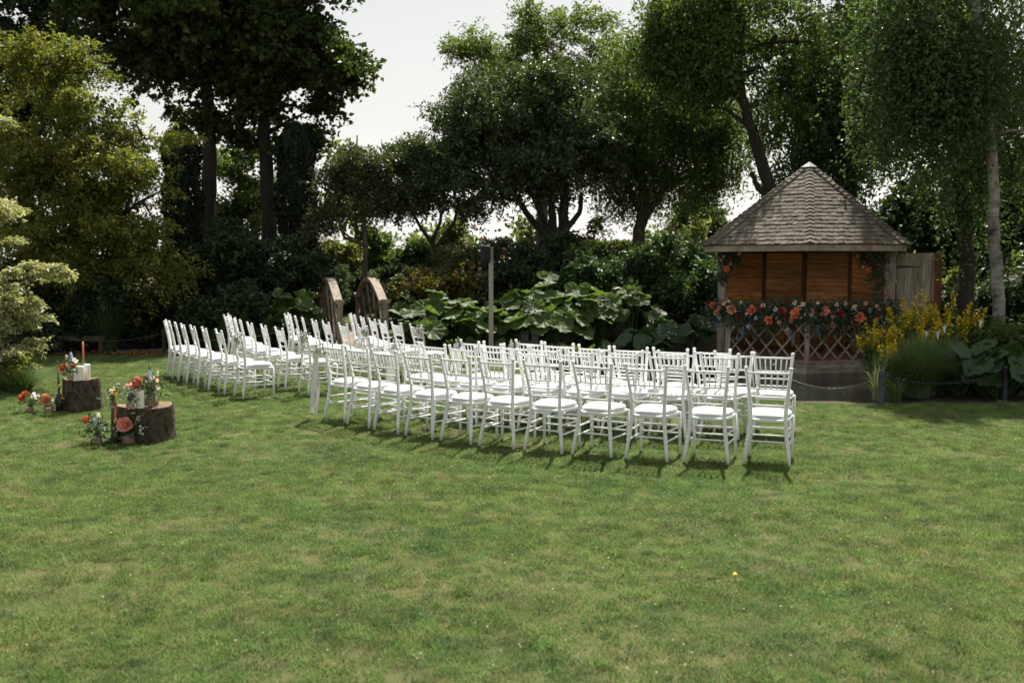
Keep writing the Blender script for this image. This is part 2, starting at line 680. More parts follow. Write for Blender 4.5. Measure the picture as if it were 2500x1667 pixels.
for nm, a, b in [('petal_coral', (.86, .20, .09), (.92, .36, .20)), ('petal_pink', (.86, .28, .24), (.92, .50, .42)),
                 ('petal_peach', (.88, .42, .24), (.92, .60, .44)), ('petal_red', (.42, .025, .035), (.60, .07, .06)),
                 ('petal_orange', (.88, .22, .04), (.92, .36, .08)), ('petal_cream', (.80, .68, .50), (.86, .78, .64)),
                 ('petal_white', (.80, .80, .76), (.86, .86, .84)), ('petal_blue', (.30, .42, .66), (.48, .60, .80)),
                 ('petal_mauve', (.34, .24, .42), (.55, .42, .60)), ('petal_yellow', (.78, .46, .02), (.90, .62, .06)),
                 ('stamen', (.75, .36, .03), (.88, .54, .08)), ('petal_rose', (.62, .32, .22), (.80, .55, .40)),
                 ('petal_dark', (.03, .012, .025), (.07, .03, .05))]:
    m = plain(nm, a, b, 14, .6, spec=.25)
plain('ribbon', (.74, .73, .68), (.80, .79, .74), 10, .7)
leafmat('leaf_flor', [(0.05, 0.09, 0.05), (0.09, 0.14, 0.075), (0.15, 0.2, 0.13)], .3)
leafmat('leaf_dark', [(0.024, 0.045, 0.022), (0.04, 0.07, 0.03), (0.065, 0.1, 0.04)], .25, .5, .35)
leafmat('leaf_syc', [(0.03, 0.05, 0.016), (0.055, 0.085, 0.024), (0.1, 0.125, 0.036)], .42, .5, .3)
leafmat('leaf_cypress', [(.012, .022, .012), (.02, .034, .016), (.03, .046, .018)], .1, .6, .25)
leafmat('leaf_gold', [(0.08, 0.125, 0.025), (0.15, 0.185, 0.04), (0.24, 0.25, 0.06), (0.28, 0.24, 0.07)], .45, .5, .35)
leafmat('leaf_cream', [(0.12, 0.17, 0.08), (0.34, 0.37, 0.19), (0.58, 0.56, 0.36), (0.66, 0.63, 0.45)], .3, .5, .3)
leafmat('leaf_mid', [(0.055, 0.1, 0.032), (0.1, 0.16, 0.045), (0.16, 0.205, 0.065)], .45, .5, .35)
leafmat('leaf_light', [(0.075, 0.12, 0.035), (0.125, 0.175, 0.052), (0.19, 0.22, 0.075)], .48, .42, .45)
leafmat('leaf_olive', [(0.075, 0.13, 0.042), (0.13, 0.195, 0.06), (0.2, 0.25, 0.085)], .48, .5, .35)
leafmat('leaf_photinia', [(0.045, 0.075, 0.032), (0.08, 0.115, 0.05), (0.13, 0.16, 0.08)], .3, .45, .45)
leafmat('leaf_copper', [(.05, .075, .03), (.095, .11, .05), (.15, .135, .075)], .35, .45, .45)
leafmat('leaf_birch', [(0.045, 0.08, 0.034), (0.08, 0.13, 0.052), (0.13, 0.18, 0.075)], .48, .48, .38)
leafmat('leaf_red', [(.07, .02, .015), (.12, .04, .02), (.08, .06, .03)], .35, .45, .4)
leafmat('leaf_rose', [(0.05, 0.07, 0.032), (0.095, 0.115, 0.05), (0.15, 0.155, 0.08)], .35, .5, .35)
leafmat('leaf_amber', [(0.1, 0.09, 0.02), (0.2, 0.13, 0.03), (0.1, 0.12, 0.03), (0.07, 0.1, 0.03)], .4, .45, .4)
leafmat('leaf_pale', [(.16, .20, .10), (.25, .28, .15), (.36, .38, .22)], .35, .5, .35)
leafmat('leaf_blue', [(0.06, 0.1, 0.065), (0.1, 0.15, 0.095), (0.15, 0.19, 0.13)], .3, .5, .35)
leafmat('leaf_hosta', [(0.06, 0.11, 0.038), (0.11, 0.17, 0.05), (0.17, 0.23, 0.075)], .46, .55, .3, pscale=3)
leafmat('leaf_lush', [(0.035, 0.075, 0.03), (0.06, 0.115, 0.042), (0.095, 0.15, 0.055)], .32, .5, .35, pscale=3)
leafmat('leaf_reed', [(0.06, 0.12, 0.045), (0.11, 0.18, 0.07), (0.18, 0.23, 0.1)], .35, .5, .35)
leafmat('petal_yellow_leaf', [(.46, .33, .008), (.60, .45, .012), (.70, .55, .04)], .2, .6, .2, tint=(1, 1, .5))
leafmat('dead_leaf', [(.14, .08, .03), (.22, .13, .05), (.30, .2, .09)], .2, .7, .2)

# ------------------------------------------------------------------ the setting: ground, lawn, pond, path
LAWN = [(-40, -6), (-40, 18.6), (-12, 18.9), (-8, 19.0), (-5, 19.3), (-3.6, 19.55), (-2.4, 19.6), (-1.3, 19.5), (-.5, 18.6), (.3, 17.0), (1.0, 15.5),
        (1.9, 14.1), (2.7, 13.2), (3.6, 12.55), (4.6, 12.4), (6.2, 12.55), (8, 12.8), (12, 13.0), (40, 13.2), (40, -6)]
POND = [(-9, 20.2), (-5, 19.9), (-3, 20.0), (-1.2, 19.9), (-.1, 18.8), (.7, 17.2), (1.4, 15.8), (2.3, 14.5), (3.1, 13.5), (3.9, 12.9), (4.8, 12.75),
        (5.6, 13.2), (6.3, 14.4), (7.3, 16), (8.2, 19), (7.4, 21.4), (4, 21.8), (1, 21.6), (-1, 22.2), (-3, 23.5), (-6, 23.8), (-9, 22.8)]


def inpoly(x, y, poly):
    ins = False
    j = len(poly) - 1
    for i in range(len(poly)):
        xi, yi = poly[i]
        xj, yj = poly[j]
        if (yi > y) != (yj > y) and x < (xj - xi) * (y - yi) / (yj - yi) + xi:
            ins = not ins
        j = i
    return ins


def polydist(x, y, poly):
    best = 1e9
    for i in range(len(poly)):
        ax, ay = poly[i - 1]
        bx, by = poly[i]
        dx, dy = bx - ax, by - ay
        t = max(0, min(1, ((x - ax) * dx + (y - ay) * dy) / (dx * dx + dy * dy)))
        best = min(best, math.hypot(x - ax - t * dx, y - ay - t * dy))
    return best


def axis(lo, hi, step, far):
    a = list(np.arange(lo, hi + 1e-6, step))
    s = step
    left, x = [], lo
    while x > -far:
        s *= 1.6
        x -= s
        left.append(x)
    s, x, right = step, hi, []
    while x < far:
        s *= 1.6
        x += s
        right.append(x)
    return left[::-1] + a + right


gx, gy = axis(-14, 14, .35, 900), axis(-4, 30, .35, 900)
gb = MB()
for y in gy:
    for x in gx:
        z = gz(x, y) - .012
        if -12 < x < 12 and 10 < y < 27 and inpoly(x, y, POND):
            z -= min(.75, polydist(x, y, POND) * .9 + .02)
        gb.v.append((x, y, z))
nx = len(gx)
for j in range(len(gy) - 1):
    for i in range(nx - 1):
        a = j * nx + i
        gb.f.append((a, a + 1, a + nx + 1, a + nx))
structure(gb.build('ground', 'soil', smooth=True))


def lawnmat():
    m, n, L, out = _new('lawn_turf')
    p = n.new('ShaderNodeBsdfPrincipled')
    p.inputs['Roughness'].default_value = .9
    p.inputs['Specular IOR Level'].default_value = .1
    g = n.new('ShaderNodeNewGeometry')
    nz = n.new('ShaderNodeTexNoise')
    nz.inputs['Scale'].default_value = 1.3
    nz.inputs['Detail'].default_value = 8
    nz.inputs['Roughness'].default_value = .7
    L.new(g.outputs['Position'], nz.inputs['Vector'])
    rp = n.new('ShaderNodeValToRGB')
    e = rp.color_ramp.elements
    e[0].position, e[0].color = .35, (.05, .07, .022, 1)
    e[1].position, e[1].color = .68, (.13, .115, .05, 1)
    L.new(nz.outputs['Fac'], rp.inputs[0])
    L.new(rp.outputs[0], p.inputs['Base Color'])
    L.new(p.outputs[0], out.inputs[0])
    MATS['lawn_turf'] = m


def blademat():
    m, n, L, out = _new('grass_blade')
    g = n.new('ShaderNodeNewGeometry')
    oi = n.new('ShaderNodeObjectInfo')

    def noise(sc, det, rough=.6, off=0.0):
        z = n.new('ShaderNodeTexNoise')
        z.inputs['Scale'].default_value = sc
        z.inputs['Detail'].default_value = det
        z.inputs['Roughness'].default_value = rough
        L.new(g.outputs['Position'], z.inputs['Vector'])
        return z.outputs['Fac']

    def mixc(f, a, b):
        x = n.new('ShaderNodeMix')
        x.data_type = 'RGBA'
        if isinstance(f, float):
            x.inputs[0].default_value = f
        else:
            L.new(f, x.inputs[0])
        for s, v in ((6, a), (7, b)):
            if isinstance(v, tuple):
                x.inputs[s].default_value = (*v, 1)
            else:
                L.new(v, x.inputs[s])
        return x.outputs[2]

    def rng(f, lo, hi, a=0.0, b=1.0):
        x = n.new('ShaderNodeMapRange')
        x.inputs['From Min'].default_value = lo
        x.inputs['From Max'].default_value = hi
        x.inputs['To Min'].default_value = a
        x.inputs['To Max'].default_value = b
        L.new(f, x.inputs[0])
        return x.outputs[0]
    green = mixc(rng(noise(.5, 3), .38, .62), (0.081, 0.199, 0.048), (0.154, 0.249, 0.050))
    green = mixc(rng(noise(7.5, 3, .6), .40, .62), green, (0.193, 0.271, 0.073))
    green = mixc(rng(noise(4.1, 3, .6), .56, .66, 0, .8), green, (0.041, 0.110, 0.035))
    isl = mixc(rng(g.outputs['Random Per Island'], 0, 1, 0, .55), green, (0.223, 0.288, 0.118))
    oiv = n.new('ShaderNodeHueSaturation')
    L.new(rng(oi.outputs['Random'], 0, 1, .55, 1.45), oiv.inputs['Value'])
    L.new(isl, oiv.inputs['Color'])
    straw = rng(noise(2.3, 6, .72), .56, .70, 0, .8)
    mul = n.new('ShaderNodeMath')
    mul.operation = 'MULTIPLY'
    L.new(straw, mul.inputs[0])
    L.new(rng(g.outputs['Random Per Island'], .1, .7, .3, 1.0), mul.inputs[1])
    col = mixc(mul.outputs[0], oiv.outputs[0], (.50, .40, .19))
    p = n.new('ShaderNodeBsdfPrincipled')
    p.inputs['Roughness'].default_value = .5
    p.inputs['Specular IOR Level'].default_value = .22
    L.new(col, p.inputs['Base Color'])
    t = n.new('ShaderNodeBsdfTranslucent')
    L.new(col, t.inputs['Color'])
    ms = n.new('ShaderNodeMixShader')
    ms.inputs[0].default_value = .5
    L.new(p.outputs[0], ms.inputs[1])
    L.new(t.outputs[0], ms.inputs[2])
    L.new(ms.outputs[0], out.inputs[0])
    MATS['grass_blade'] = m


lawnmat()
blademat()


def sheet(name, poly, z, step, x0, x1, y0, y1, mat, bumps=0.0):
    mb = MB()
    idx = {}

    def vid(i, j):
        k = (i, j)
        if k not in idx:
            x, y = x0 + i * step, y0 + j * step
            idx[k] = len(mb.v)
            zz = z + gz(x, y)
            if bumps:
                zz += bumps * (math.sin(x * 1.7 + .4) * math.sin(y * 1.3) + .6 * math.sin(x * 3.9 + y * 2.7))
            mb.v.append((x, y, zz))
        return idx[k]
    for j in range(int((y1 - y0) / step)):
        for i in range(int((x1 - x0) / step)):
            if inpoly(x0 + (i + .5) * step, y0 + (j + .5) * step, poly):
                mb.f.append((vid(i, j), vid(i + 1, j), vid(i + 1, j + 1), vid(i, j + 1)))
    return mb.build(name, mat, smooth=True)


lawn = structure(sheet('lawn', LAWN, .0, .1, -13, 13, -1.0, 20, 'lawn_turf', .004))
pathpoly = [(-5.6, 24.6), (-3.4, 24.6), (-3.6, 27), (-4.2, 29.2), (-6.4, 29.2), (-6.0, 27)]
path = structure(sheet('grass_path', pathpoly, .004, .2, -9, -3, 24, 38, 'lawn_turf'))


def watermat():
    m, n, L, out = _new('pond_water')
    p = n.new('ShaderNodeBsdfPrincipled')
    p.inputs['Base Color'].default_value = (.012, .016, .012, 1)
    p.inputs['Roughness'].default_value = .05
    p.inputs['Specular IOR Level'].default_value = .5
    tc = n.new('ShaderNodeTexCoord')
    mp = n.new('ShaderNodeMapping')
    mp.inputs['Scale'].default_value = (1, 3.2, 1)
    L.new(tc.outputs['Object'], mp.inputs[0])
    nz = n.new('ShaderNodeTexNoise')
    nz.inputs['Scale'].default_value = 9.0
    nz.inputs['Detail'].default_value = 4
    L.new(mp.outputs[0], nz.inputs['Vector'])
    b = n.new('ShaderNodeBump')
    b.inputs['Strength'].default_value = .22
    b.inputs['Distance'].default_value = .06
    L.new(nz.outputs['Fac'], b.inputs['Height'])
    L.new(b.outputs[0], p.inputs['Normal'])
    L.new(p.outputs[0], out.inputs[0])
    MATS['pond_water'] = m


watermat()
big = [(x * 1.0, y) for x, y in POND]
pb = MB()
cx, cy = 0.5, 19.0
pb.add([(cx + (x - cx) * 1.04, cy + (y - cy) * 1.08, -.16) for x, y in POND], [tuple(range(len(POND)))])
structure(pb.build('pond', 'pond_water'))

# grass: blades scattered over the lawn sheet (nobody could count them)
patches = bpy.data.collections.new('grass_patches')


def grass_patch(i, rad, nbl, hlo, hhi, wd):
    n = nbl
    r = rad * np.sqrt(RNG.random(n))
    a = RNG.random(n) * 6.283
    base = np.stack([r * np.cos(a), r * np.sin(a), np.full(n, -.004)], 1)
    h = hlo + (hhi - hlo) * RNG.random(n)
    ln = RNG.normal(size=(n, 2)) * .42
    d = unit(np.stack([ln[:, 0], ln[:, 1], np.ones(n)], 1))
    az = RNG.random(n) * 6.283
    side = np.stack([np.cos(az), np.sin(az), np.zeros(n)], 1) * wd * .5
    bend = np.stack([ln[:, 0], ln[:, 1], -np.full(n, .25)], 1) * h[:, None] * .35
    m1 = base + d * h[:, None] * .55
    tp = base + d * h[:, None] + bend
    V = np.stack([base - side, base + side, m1 + side * .8, m1 - side * .8, tp], 1).reshape(-1, 3)
    F = []
    for k in range(n):
        o = 5 * k
        F += [(o, o + 1, o + 2, o + 3), (o + 3, o + 2, o + 4)]
    me = bpy.data.meshes.new('grass_patch')
    me.from_pydata(V.tolist(), [], F)
    me.materials.append(MATS['grass_blade'])
    o = bpy.data.objects.new('grass_patch', me)
    patches.objects.link(o)


for i in range(5):
    grass_patch(i, .085, 95, .016, .040, .0034)


def scatter(name, src, density, seed):
    me = src.data.copy()
    o = stuff(link(name, me))
    ng = bpy.data.node_groups.new('grass_scatter', 'GeometryNodeTree')
    ng.interface.new_socket('Geometry', in_out='INPUT', socket_type='NodeSocketGeometry')
    ng.interface.new_socket('Geometry', in_out='OUTPUT', socket_type='NodeSocketGeometry')
    N = ng.nodes
    gi, go = N.new('NodeGroupInput'), N.new('NodeGroupOutput')
    dp = N.new('GeometryNodeDistributePointsOnFaces')
    dp.inputs['Seed'].default_value = seed
    at = N.new('GeometryNodeInputNamedAttribute')
    at.data_type = 'FLOAT'
    at.inputs['Name'].default_value = 'dens'
    ci = N.new('GeometryNodeCollectionInfo')
    ci.inputs['Collection'].default_value = patches
    ci.inputs['Separate Children'].default_value = True
    ci.inputs['Reset Children'].default_value = True
    ip = N.new('GeometryNodeInstanceOnPoints')
    ip.inputs['Pick Instance'].default_value = True
    rv = N.new('FunctionNodeRandomValue')
    rv.data_type = 'FLOAT_VECTOR'
    rv.inputs[0].default_value = (-.08, -.08, 0)
    rv.inputs[1].default_value = (.08, .08, 6.283)
    rs = N.new('FunctionNodeRandomValue')
    rs.data_type = 'FLOAT'
    rs.inputs[2].default_value = .6
    rs.inputs[3].default_value = 1.25
    L = ng.links
    L.new(gi.outputs[0], dp.inputs['Mesh'])
    L.new(at.outputs[0], dp.inputs['Density'])
    L.new(dp.outputs['Points'], ip.inputs['Points'])
    L.new(ci.outputs[0], ip.inputs['Instance'])
    L.new(rv.outputs[0], ip.inputs['Rotation'])
    L.new(rs.outputs[1], ip.inputs['Scale'])
    L.new(ip.outputs[0], go.inputs[0])
    n = len(me.vertices)
    co = np.empty(n * 3, np.float32)
    me.vertices.foreach_get('co', co)
    co = co.reshape(-1, 3)
    d = density(co[:, 0], co[:, 1]).astype(np.float32)
    a = me.attributes.new('dens', 'FLOAT', 'POINT')
    a.data.foreach_set('value', d)
    md = o.modifiers.new('scatter', 'NODES')
    md.node_group = ng
    return o


def lawn_density(x, y):
    half = np.abs(y) * .56 + 1.0
    d = np.where(y < 9, 210, np.where(y < 14, 150, 110)).astype(float)
    P3 = np.stack([x, y, x * 0], 1)
    d = d * np.clip(.95 + .55 * blotch(P3, 3.6, 5) + .35 * blotch(P3, 8.0, 6), .68, 1.3)
    d = np.where((np.abs(x) < half) & (y > 2.8), d, np.where((np.abs(x) < half + 4.5) & (y > 0.5), 105, 0))
    return d


scatter('grass', lawn, lawn_density, 3)


def tuft_density(x, y):
    half = np.abs(y) * .56 + .5
    P3 = np.stack([x, y, x * 0], 1)
    d = 9 + 22 * np.clip(blotch(P3, 2.2, 9), 0, 1)
    return np.where((np.abs(x) < half) & (y > 3.0) & (y < 14), d, 0)


tufts = bpy.data.collections.new('grass_tufts')
_keep = patches
patches = tufts
for i in range(3):
    grass_patch(i, .05, 60, .03, .058, .0040)
scatter('longer_grass', lawn, tuft_density, 8)
patches = _keep
scatter('path_grass', path, lambda x, y: np.full(len(x), 60.0), 5)

# ------------------------------------------------------------------ the white chairs
CH = 0.92


def chair_parts():
    P = {}

    def post(s):
        prof = [(0.0, .195, 0.0), (.12, .183, .012), (.26, .165, .034), (.44, .147, .052), (.56, .150, .050), (.70, .164, .030), (.82, .178, .006),
                (CH, .188, -.016)]
        mb = MB()
        mb.tube([(s * x, y, z) for z, x, y in prof], [.0145, .017, .0185, .019, .0175, .0165, .016, .015], 8)
        for zz in (.20, .245, .60, .74):      # turned bamboo rings
            k = max(i for i in range(len(prof)) if prof[i][0] <= zz)
            a, b = prof[k], prof[min(k + 1, len(prof) - 1)]
            t = (zz - a[0]) / (b[0] - a[0])
            x, y = a[1] + (b[1] - a[1]) * t, a[2] + (b[2] - a[2]) * t
            mb.tube([(s * x, y, zz - .007), (s * x, y, zz), (s * x, y, zz + .007)], [.018, .0215, .018], 8)
        mb.tube([(s * .188, -.016, CH), (s * .188, -.017, CH + .006), (s * .189, -.018, CH + .018), (s * .189, -.018, CH + .026)], [.011, .019, .019, .009], 8)
        return mb

    def postx(z):
        prof = [(0.0, .195, 0.0), (.12, .183, .012), (.26, .165, .034), (.44, .147, .052), (.56, .150, .050), (.70, .164, .030), (.82, .178, .006), (CH, .188, -.016)]
        for a, b in zip(prof, prof[1:]):
            if a[0] <= z <= b[0]:
                t = (z - a[0]) / (b[0] - a[0])
                return a[1] + (b[1] - a[1]) * t, a[2] + (b[2] - a[2]) * t
        return prof[-1][1:]
    P['back_post'] = [(post(s), 'white_paint') for s in (-1, 1)]

    def fleg(s):
        mb = MB()
        mb.tube([(s * .188, .415, 0), (s * .186, .412, .2), (s * .183, .408, .44)], [.0125, .015, .0165], 8)
        for zz in (.19, .235):
            mb.tube([(s * .186, .412, zz - .006), (s * .186, .412, zz), (s * .186, .412, zz + .006)], [.015, .019, .015], 8)
        return mb
    P['front_leg'] = [(fleg(s), 'white_paint') for s in (-1, 1)]
    P['foot_cap'] = [(MB().tube([(s * x, y, -.004), (s * x, y, .014)], .0165, 8), 'black_rubber')
                     for s in (-1, 1) for x, y in ((.195, 0), (.188, .415))]
    tr = []
    for z, r in ((.885, .0115), (.735, .0095), (.655, .009), (.575, .009)):
        x, y = postx(z)
        tr.append((MB().tube([(-x, y, z), (-x * .4, y - .012, z), (x * .4, y - .012, z), (x, y, z)], r, 6), 'white_paint'))
    P['top_rail'] = tr[:1]
    P['back_rail'] = tr[1:]
    sp = []
    x1, y1 = postx(.885)
    x0, y0 = postx(.735)
    for k in range(6):
        u = -.72 + 1.44 * k / 5
        sp.append((MB().tube([(u * x0, y0 - .010, .735), (u * x1, y1 - .010, .885)], .0068, 6), 'white_paint'))
    P['spindle'] = sp

    def rounded(w0, w1, d0, d1, z, k):
        """outline of the seat, narrow at the back, bowed at the front"""
        pts = []
        for i in range(28):
            a = 2 * math.pi * i / 28
            cx_, sy_ = math.cos(a), math.sin(a)
            ex = math.copysign(abs(cx_) ** k, cx_)
            ey = math.copysign(abs(sy_) ** k, sy_)
            t = (ey + 1) / 2
            wd = w0 + (w1 - w0) * t
            pts.append((ex * wd, d0 + (d1 - d0) * t, z))
        return pts

    def slab(rings):
        mb = MB()
        n = len(rings[0])
        for r in rings:
            mb.v += r
        for j in range(len(rings) - 1):
            for i in range(n):
                i2 = (i + 1) % n
                mb.f.append((j * n + i, j * n + i2, (j + 1) * n + i2, (j + 1) * n + i))
        mb.f.append(tuple(reversed(range(n))))
        mb.f.append(tuple((len(rings) - 1) * n + i for i in range(n)))
        return mb
    P['seat_frame'] = [(slab([rounded(.15, .198, .03, .43, .418, .42), rounded(.158, .208, .022, .438, .424, .42),
                              rounded(.158, .208, .022, .438, .444, .42), rounded(.15, .2, .03, .43, .450, .42)]), 'white_paint')]
    P['cushion'] = [(slab([rounded(.135, .185, .055, .420, .451, .55), rounded(.150, .198, .045, .428, .462, .55), rounded(.152, .200, .042, .430, .478, .55),
                           rounded(.138, .186, .058, .416, .496, .6), rounded(.10, .14, .1, .375, .505, .7)]), 'cushion')]
    st = []
    xb, yb = postx(.235)
    st.append((MB().tube([(-xb, yb, .235), (xb, yb, .235)], .0095, 6), 'white_paint'))
    for z in (.20, .29):
        for s in (-1, 1):
            xa, ya = postx(z)
            st.append((MB().tube([(s * xa, ya, z), (s * .186, .412, z)], .0095, 6), 'white_paint'))
    for z in (.225, .30):
        st.append((MB().tube([(-.186, .412, z), (.186, .412, z)], .0095, 6), 'white_paint'))
    P['stretcher'] = st
    out = []
    for nme, lst in P.items():
        for mb, mt in lst:
            out.append((nme, mb.mesh(nme, mt, smooth=True, origin=(0, 0, 0))))
    return out


CPARTS = chair_parts()
for _n, _m in CPARTS:
    if _n in ('seat_frame', 'cushion'):
        try:
            _m.set_sharp_from_angle(angle=R(50))
        except Exception:
            pass
ORD = ['first', 'second', 'third', 'fourth', 'fifth', 'sixth', 'seventh', 'eighth', 'ninth', 'tenth', 'eleventh', 'twelfth']
ROWN = ['outermost', 'second', 'third', 'innermost']
CHAIRS = []


def place_chair(p, ang, label, group):
    t = thing('banquet_chair', label, 'chair', (p.x, p.y, .0), group)
    t.rotation_euler = (random.uniform(-.008, .008), random.uniform(-.008, .008), ang)
    t.scale = (1, 1, .93)
    for nme, me in CPARTS:
        link(nme, me, t)
    return t


def fit_row(pts, n, side, shiftdeg=0):
    """smooth row through measured points (left or right back post of each chair) -> chair centres and angles"""
    t = np.linspace(0, 1, len(pts))
    X = np.polyfit(t, [p.x for p in pts], 2)
    Y = np.polyfit(t, [p.y for p in pts], 2)
    out = []
    for i in range(n):
        u = i / (n - 1)
        x, y = np.polyval(X, u), np.polyval(Y, u)
        dx, dy = np.polyval(np.polyder(X), u), np.polyval(np.polyder(Y), u)
        tl = math.hypot(dx, dy)
        tx, ty = dx / tl, dy / tl
        fx, fy = 5.6 - x, 18.6 - y
        fl = math.hypot(fx, fy)
        tx, ty = fy / fl, -fx / fl                     # every chair faces the gazebo
        x += -side * .19 * tx + random.uniform(-.012, .012)
        y += -side * .19 * ty + random.uniform(-.012, .012)
        out.append((Vector((x, y, 0)), math.atan2(ty, tx) + random.uniform(-.045, .045) + R(shiftdeg)))
    return out


def T(px, py):
    return G(px, py, CH * .93)


ROWS_A = []   # block on the gazebo side, first chair is by the aisle
ROWS_A.append(fit_row([G(x, y) for x, y in [(792, 1026), (856, 1037), (913.5, 1051), (989.5, 1066.6), (1074, 1079), (1168.6, 1092), (1283.5, 1105),
                                            (1403.6, 1113), (1534, 1121), (1668, 1129), (1812.6, 1138)]], 11, -1))
ROWS_A.append(fit_row([T(x, y) for x, y in [(975, 834), (1034, 841), (1096, 844), (1171, 849), (1270, 856), (1369, 861), (1470, 864), (1589, 865),
                                            (1712, 864.5), (1835, 863)]], 10, -1))
ROWS_A.append(fit_row([T(x, y) for x, y in [(1116, 833), (1182, 838), (1262, 845), (1345, 850), (1435, 855), (1578, 858), (1762, 860)]], 8, -1))
ROWS_A.append(fit_row([T(x, y) for x, y in [(1259, 833), (1330, 838), (1411, 844), (1504, 850), (1599, 852), (1695, 853.5)]], 6, -1))
ROWS_B = []   # block on the log-stump side, listed away from the aisle last


def bowed(a, b, bulge, m=7):
    d = b - a
    nrm = Vector((-d.y, d.x, 0)).normalized()
    return [a.lerp(b, i / (m - 1)) - nrm * bulge * math.sin(math.pi * i / (m - 1)) for i in range(m)]


ROWS_B.append(fit_row([G(x, y) for x, y in [(410, 920), (419, 927.5), (432, 932), (454, 939), (481, 947), (511, 956), (549.6, 967.7), (594, 976.6)]], 8, 1))
ROWS_B.append(fit_row(bowed(T(552, 771), G(752, 967.7), .22), 8, 1))
ROWS_B.append(fit_row(bowed(T(696, 768.5), T(896, 799), .2), 8, 1))
ROWS_B.append(fit_row(bowed(T(857, 770), T(1029, 797), .15), 7, 1))
for r, row in enumerate(ROWS_A):
    for i, (p, a) in enumerate(row):
        CHAIRS.append(place_chair(p, a, 'white spindle-back chair, %s from the aisle, %s row of the gazebo-side block' % (ORD[i], ROWN[r]),
                                  'white chairs in curved rows'))
for r, row in enumerate(ROWS_B):
    for i, (p, a) in enumerate(row[::-1]):
        CHAIRS.append(place_chair(p, a, 'white spindle-back chair, %s from the aisle, %s row of the stump-side block' % (ORD[i], ROWN[r]),
                                  'white chairs in curved rows'))

# ------------------------------------------------------------------ flowers
FM = {}


def petal(mb, az, r0, r1, wd, lift, curl, up):
    """one cupped petal: a 3 x 4 strip leaning out by 'lift'"""
    ca, sa = math.cos(az), math.sin(az)
    rows = []
    for i in range(4):
        t = i / 3
        rr = r0 + (r1 - r0) * t
        zz = up + lift * t ** 1.5 + curl * math.sin(t * 2.6)
        w_ = wd * (0.35 + 1.1 * math.sin(math.pi * (0.12 + 0.72 * t)))
        row = []
        for j in (-1, 0, 1):
            dz = (abs(j) * .34 * wd) * (1 - .3 * t) + random.uniform(-.12, .12) * wd * t
            rx, ty = rr - abs(j) * .12 * wd * t, j * w_ * .5
            row.append((rx * ca - ty * sa, rx * sa + ty * ca, zz + dz))
        rows.append(row)
    vs = [p for r in rows for p in r]
    fs = []
    for i in range(3):
        for j in range(2):
            a = i * 3 + j
            fs.append((a, a + 1, a + 4, a + 3))
    mb.add(vs, fs)


def flower_mesh(mat, kind='peony'):
    k = (mat, kind)
    if k in FM:
        return FM[k]
    mb = MB()
    if kind == 'peony':
        for q, (n, r1, lift, up) in enumerate([(7, 1.0, .30, 0), (7, .88, .52, .06), (6, .66, .70, .1), (4, .42, .72, .14)]):
            for i in range(n):
                petal(mb, 6.283 * (i + q * .5) / n + random.uniform(-.12, .12), .12, r1 * random.uniform(.75, 1.12), random.uniform(.42, .6), lift * random.uniform(.75, 1.3), .1, up)
    elif kind == 'rose':
        for q, (n, r1, lift, up) in enumerate([(6, .9, .5, 0), (5, .65, .8, .05), (4, .4, .95, .1), (3, .2, 1.0, .15)]):
            for i in range(n):
                petal(mb, 6.283 * (i + q * .5) / n, .05, r1, .75, lift, .12, up)
    elif kind == 'spray':        # clustered small florets, delphinium or stock
        for i in range(16):
            z = i / 15 * 2.4
            a = i * 2.4
            rr = .5 * (1 - .22 * z)
            c = (rr * math.cos(a), rr * math.sin(a), z)
            for j in range(5):
                b = 6.283 * j / 5
                u = Vector((math.cos(a) * .25 + math.cos(b) * .34, math.sin(a) * .25 + math.sin(b) * .34, .2 * math.sin(b * 2)))
                v = Vector((-math.sin(b), math.cos(b), .3)) * .2
                cc = Vector(c)
                mb.add([cc, cc + u * .6 + v, cc + u, cc + u * .6 - v], [(0, 1, 2, 3)])
    elif kind == 'cluster':
        for i in range(12):
            a, z = random.uniform(0, 6.28), random.uniform(-.4, .8)
            c = Vector((math.cos(a) * .7, math.sin(a) * .7, z))
            for j in range(5):
                b = 6.283 * j / 5
                u = Vector((math.cos(b), math.sin(b), .35)) * .38
                v = Vector((-math.sin(b), math.cos(b), 0)) * .2
                mb.add([c, c + u * .6 + v, c + u, c + u * .6 - v], [(0, 1, 2, 3)])
    FM[k] = mb.mesh('flower', mat, smooth=True, origin=(0, 0, 0))
    return FM[k]


def centre_mesh(mat='stamen'):
    k = ('centre', mat)
    if k not in FM:
        mb = MB()
        for i in range(26):
            a, r = random.uniform(0, 6.28), random.uniform(0, .26)
            p = Vector((r * math.cos(a), r * math.sin(a), .08))
            q = p * 1.25 + Vector((0, 0, .3))
            mb.tube([p, q], [.02, .035], 4)
        mb.lathe((0, 0, 0), [(.2, .02), (.24, .1), (.16, .2), (.03, .24)], 8)
        FM[k] = mb.mesh('flower_centre', mat, smooth=True, origin=(0, 0, 0))
    return FM[k]


def flower(parent, pos, face, size, mat, kind='peony', centre=None, name=None):
    f = link(name or ('flower_spray' if kind in ('spray', 'cluster') else 'flower'), flower_mesh(mat, kind), parent)
    f.location = Vector(pos) - parent_world(parent)
    q = Vector(face).normalized().to_track_quat('Z', 'Y').to_euler()
    f.rotation_euler = q
    f.rotation_euler.rotate_axis('Z', random.uniform(0, 6.28))
    f.scale = (size, size, size)
    if centre:
        fc_ = link('flower_centre', centre_mesh(centre), f)
        fc_.scale = (1.5, 1.5, 1.1)
    return f


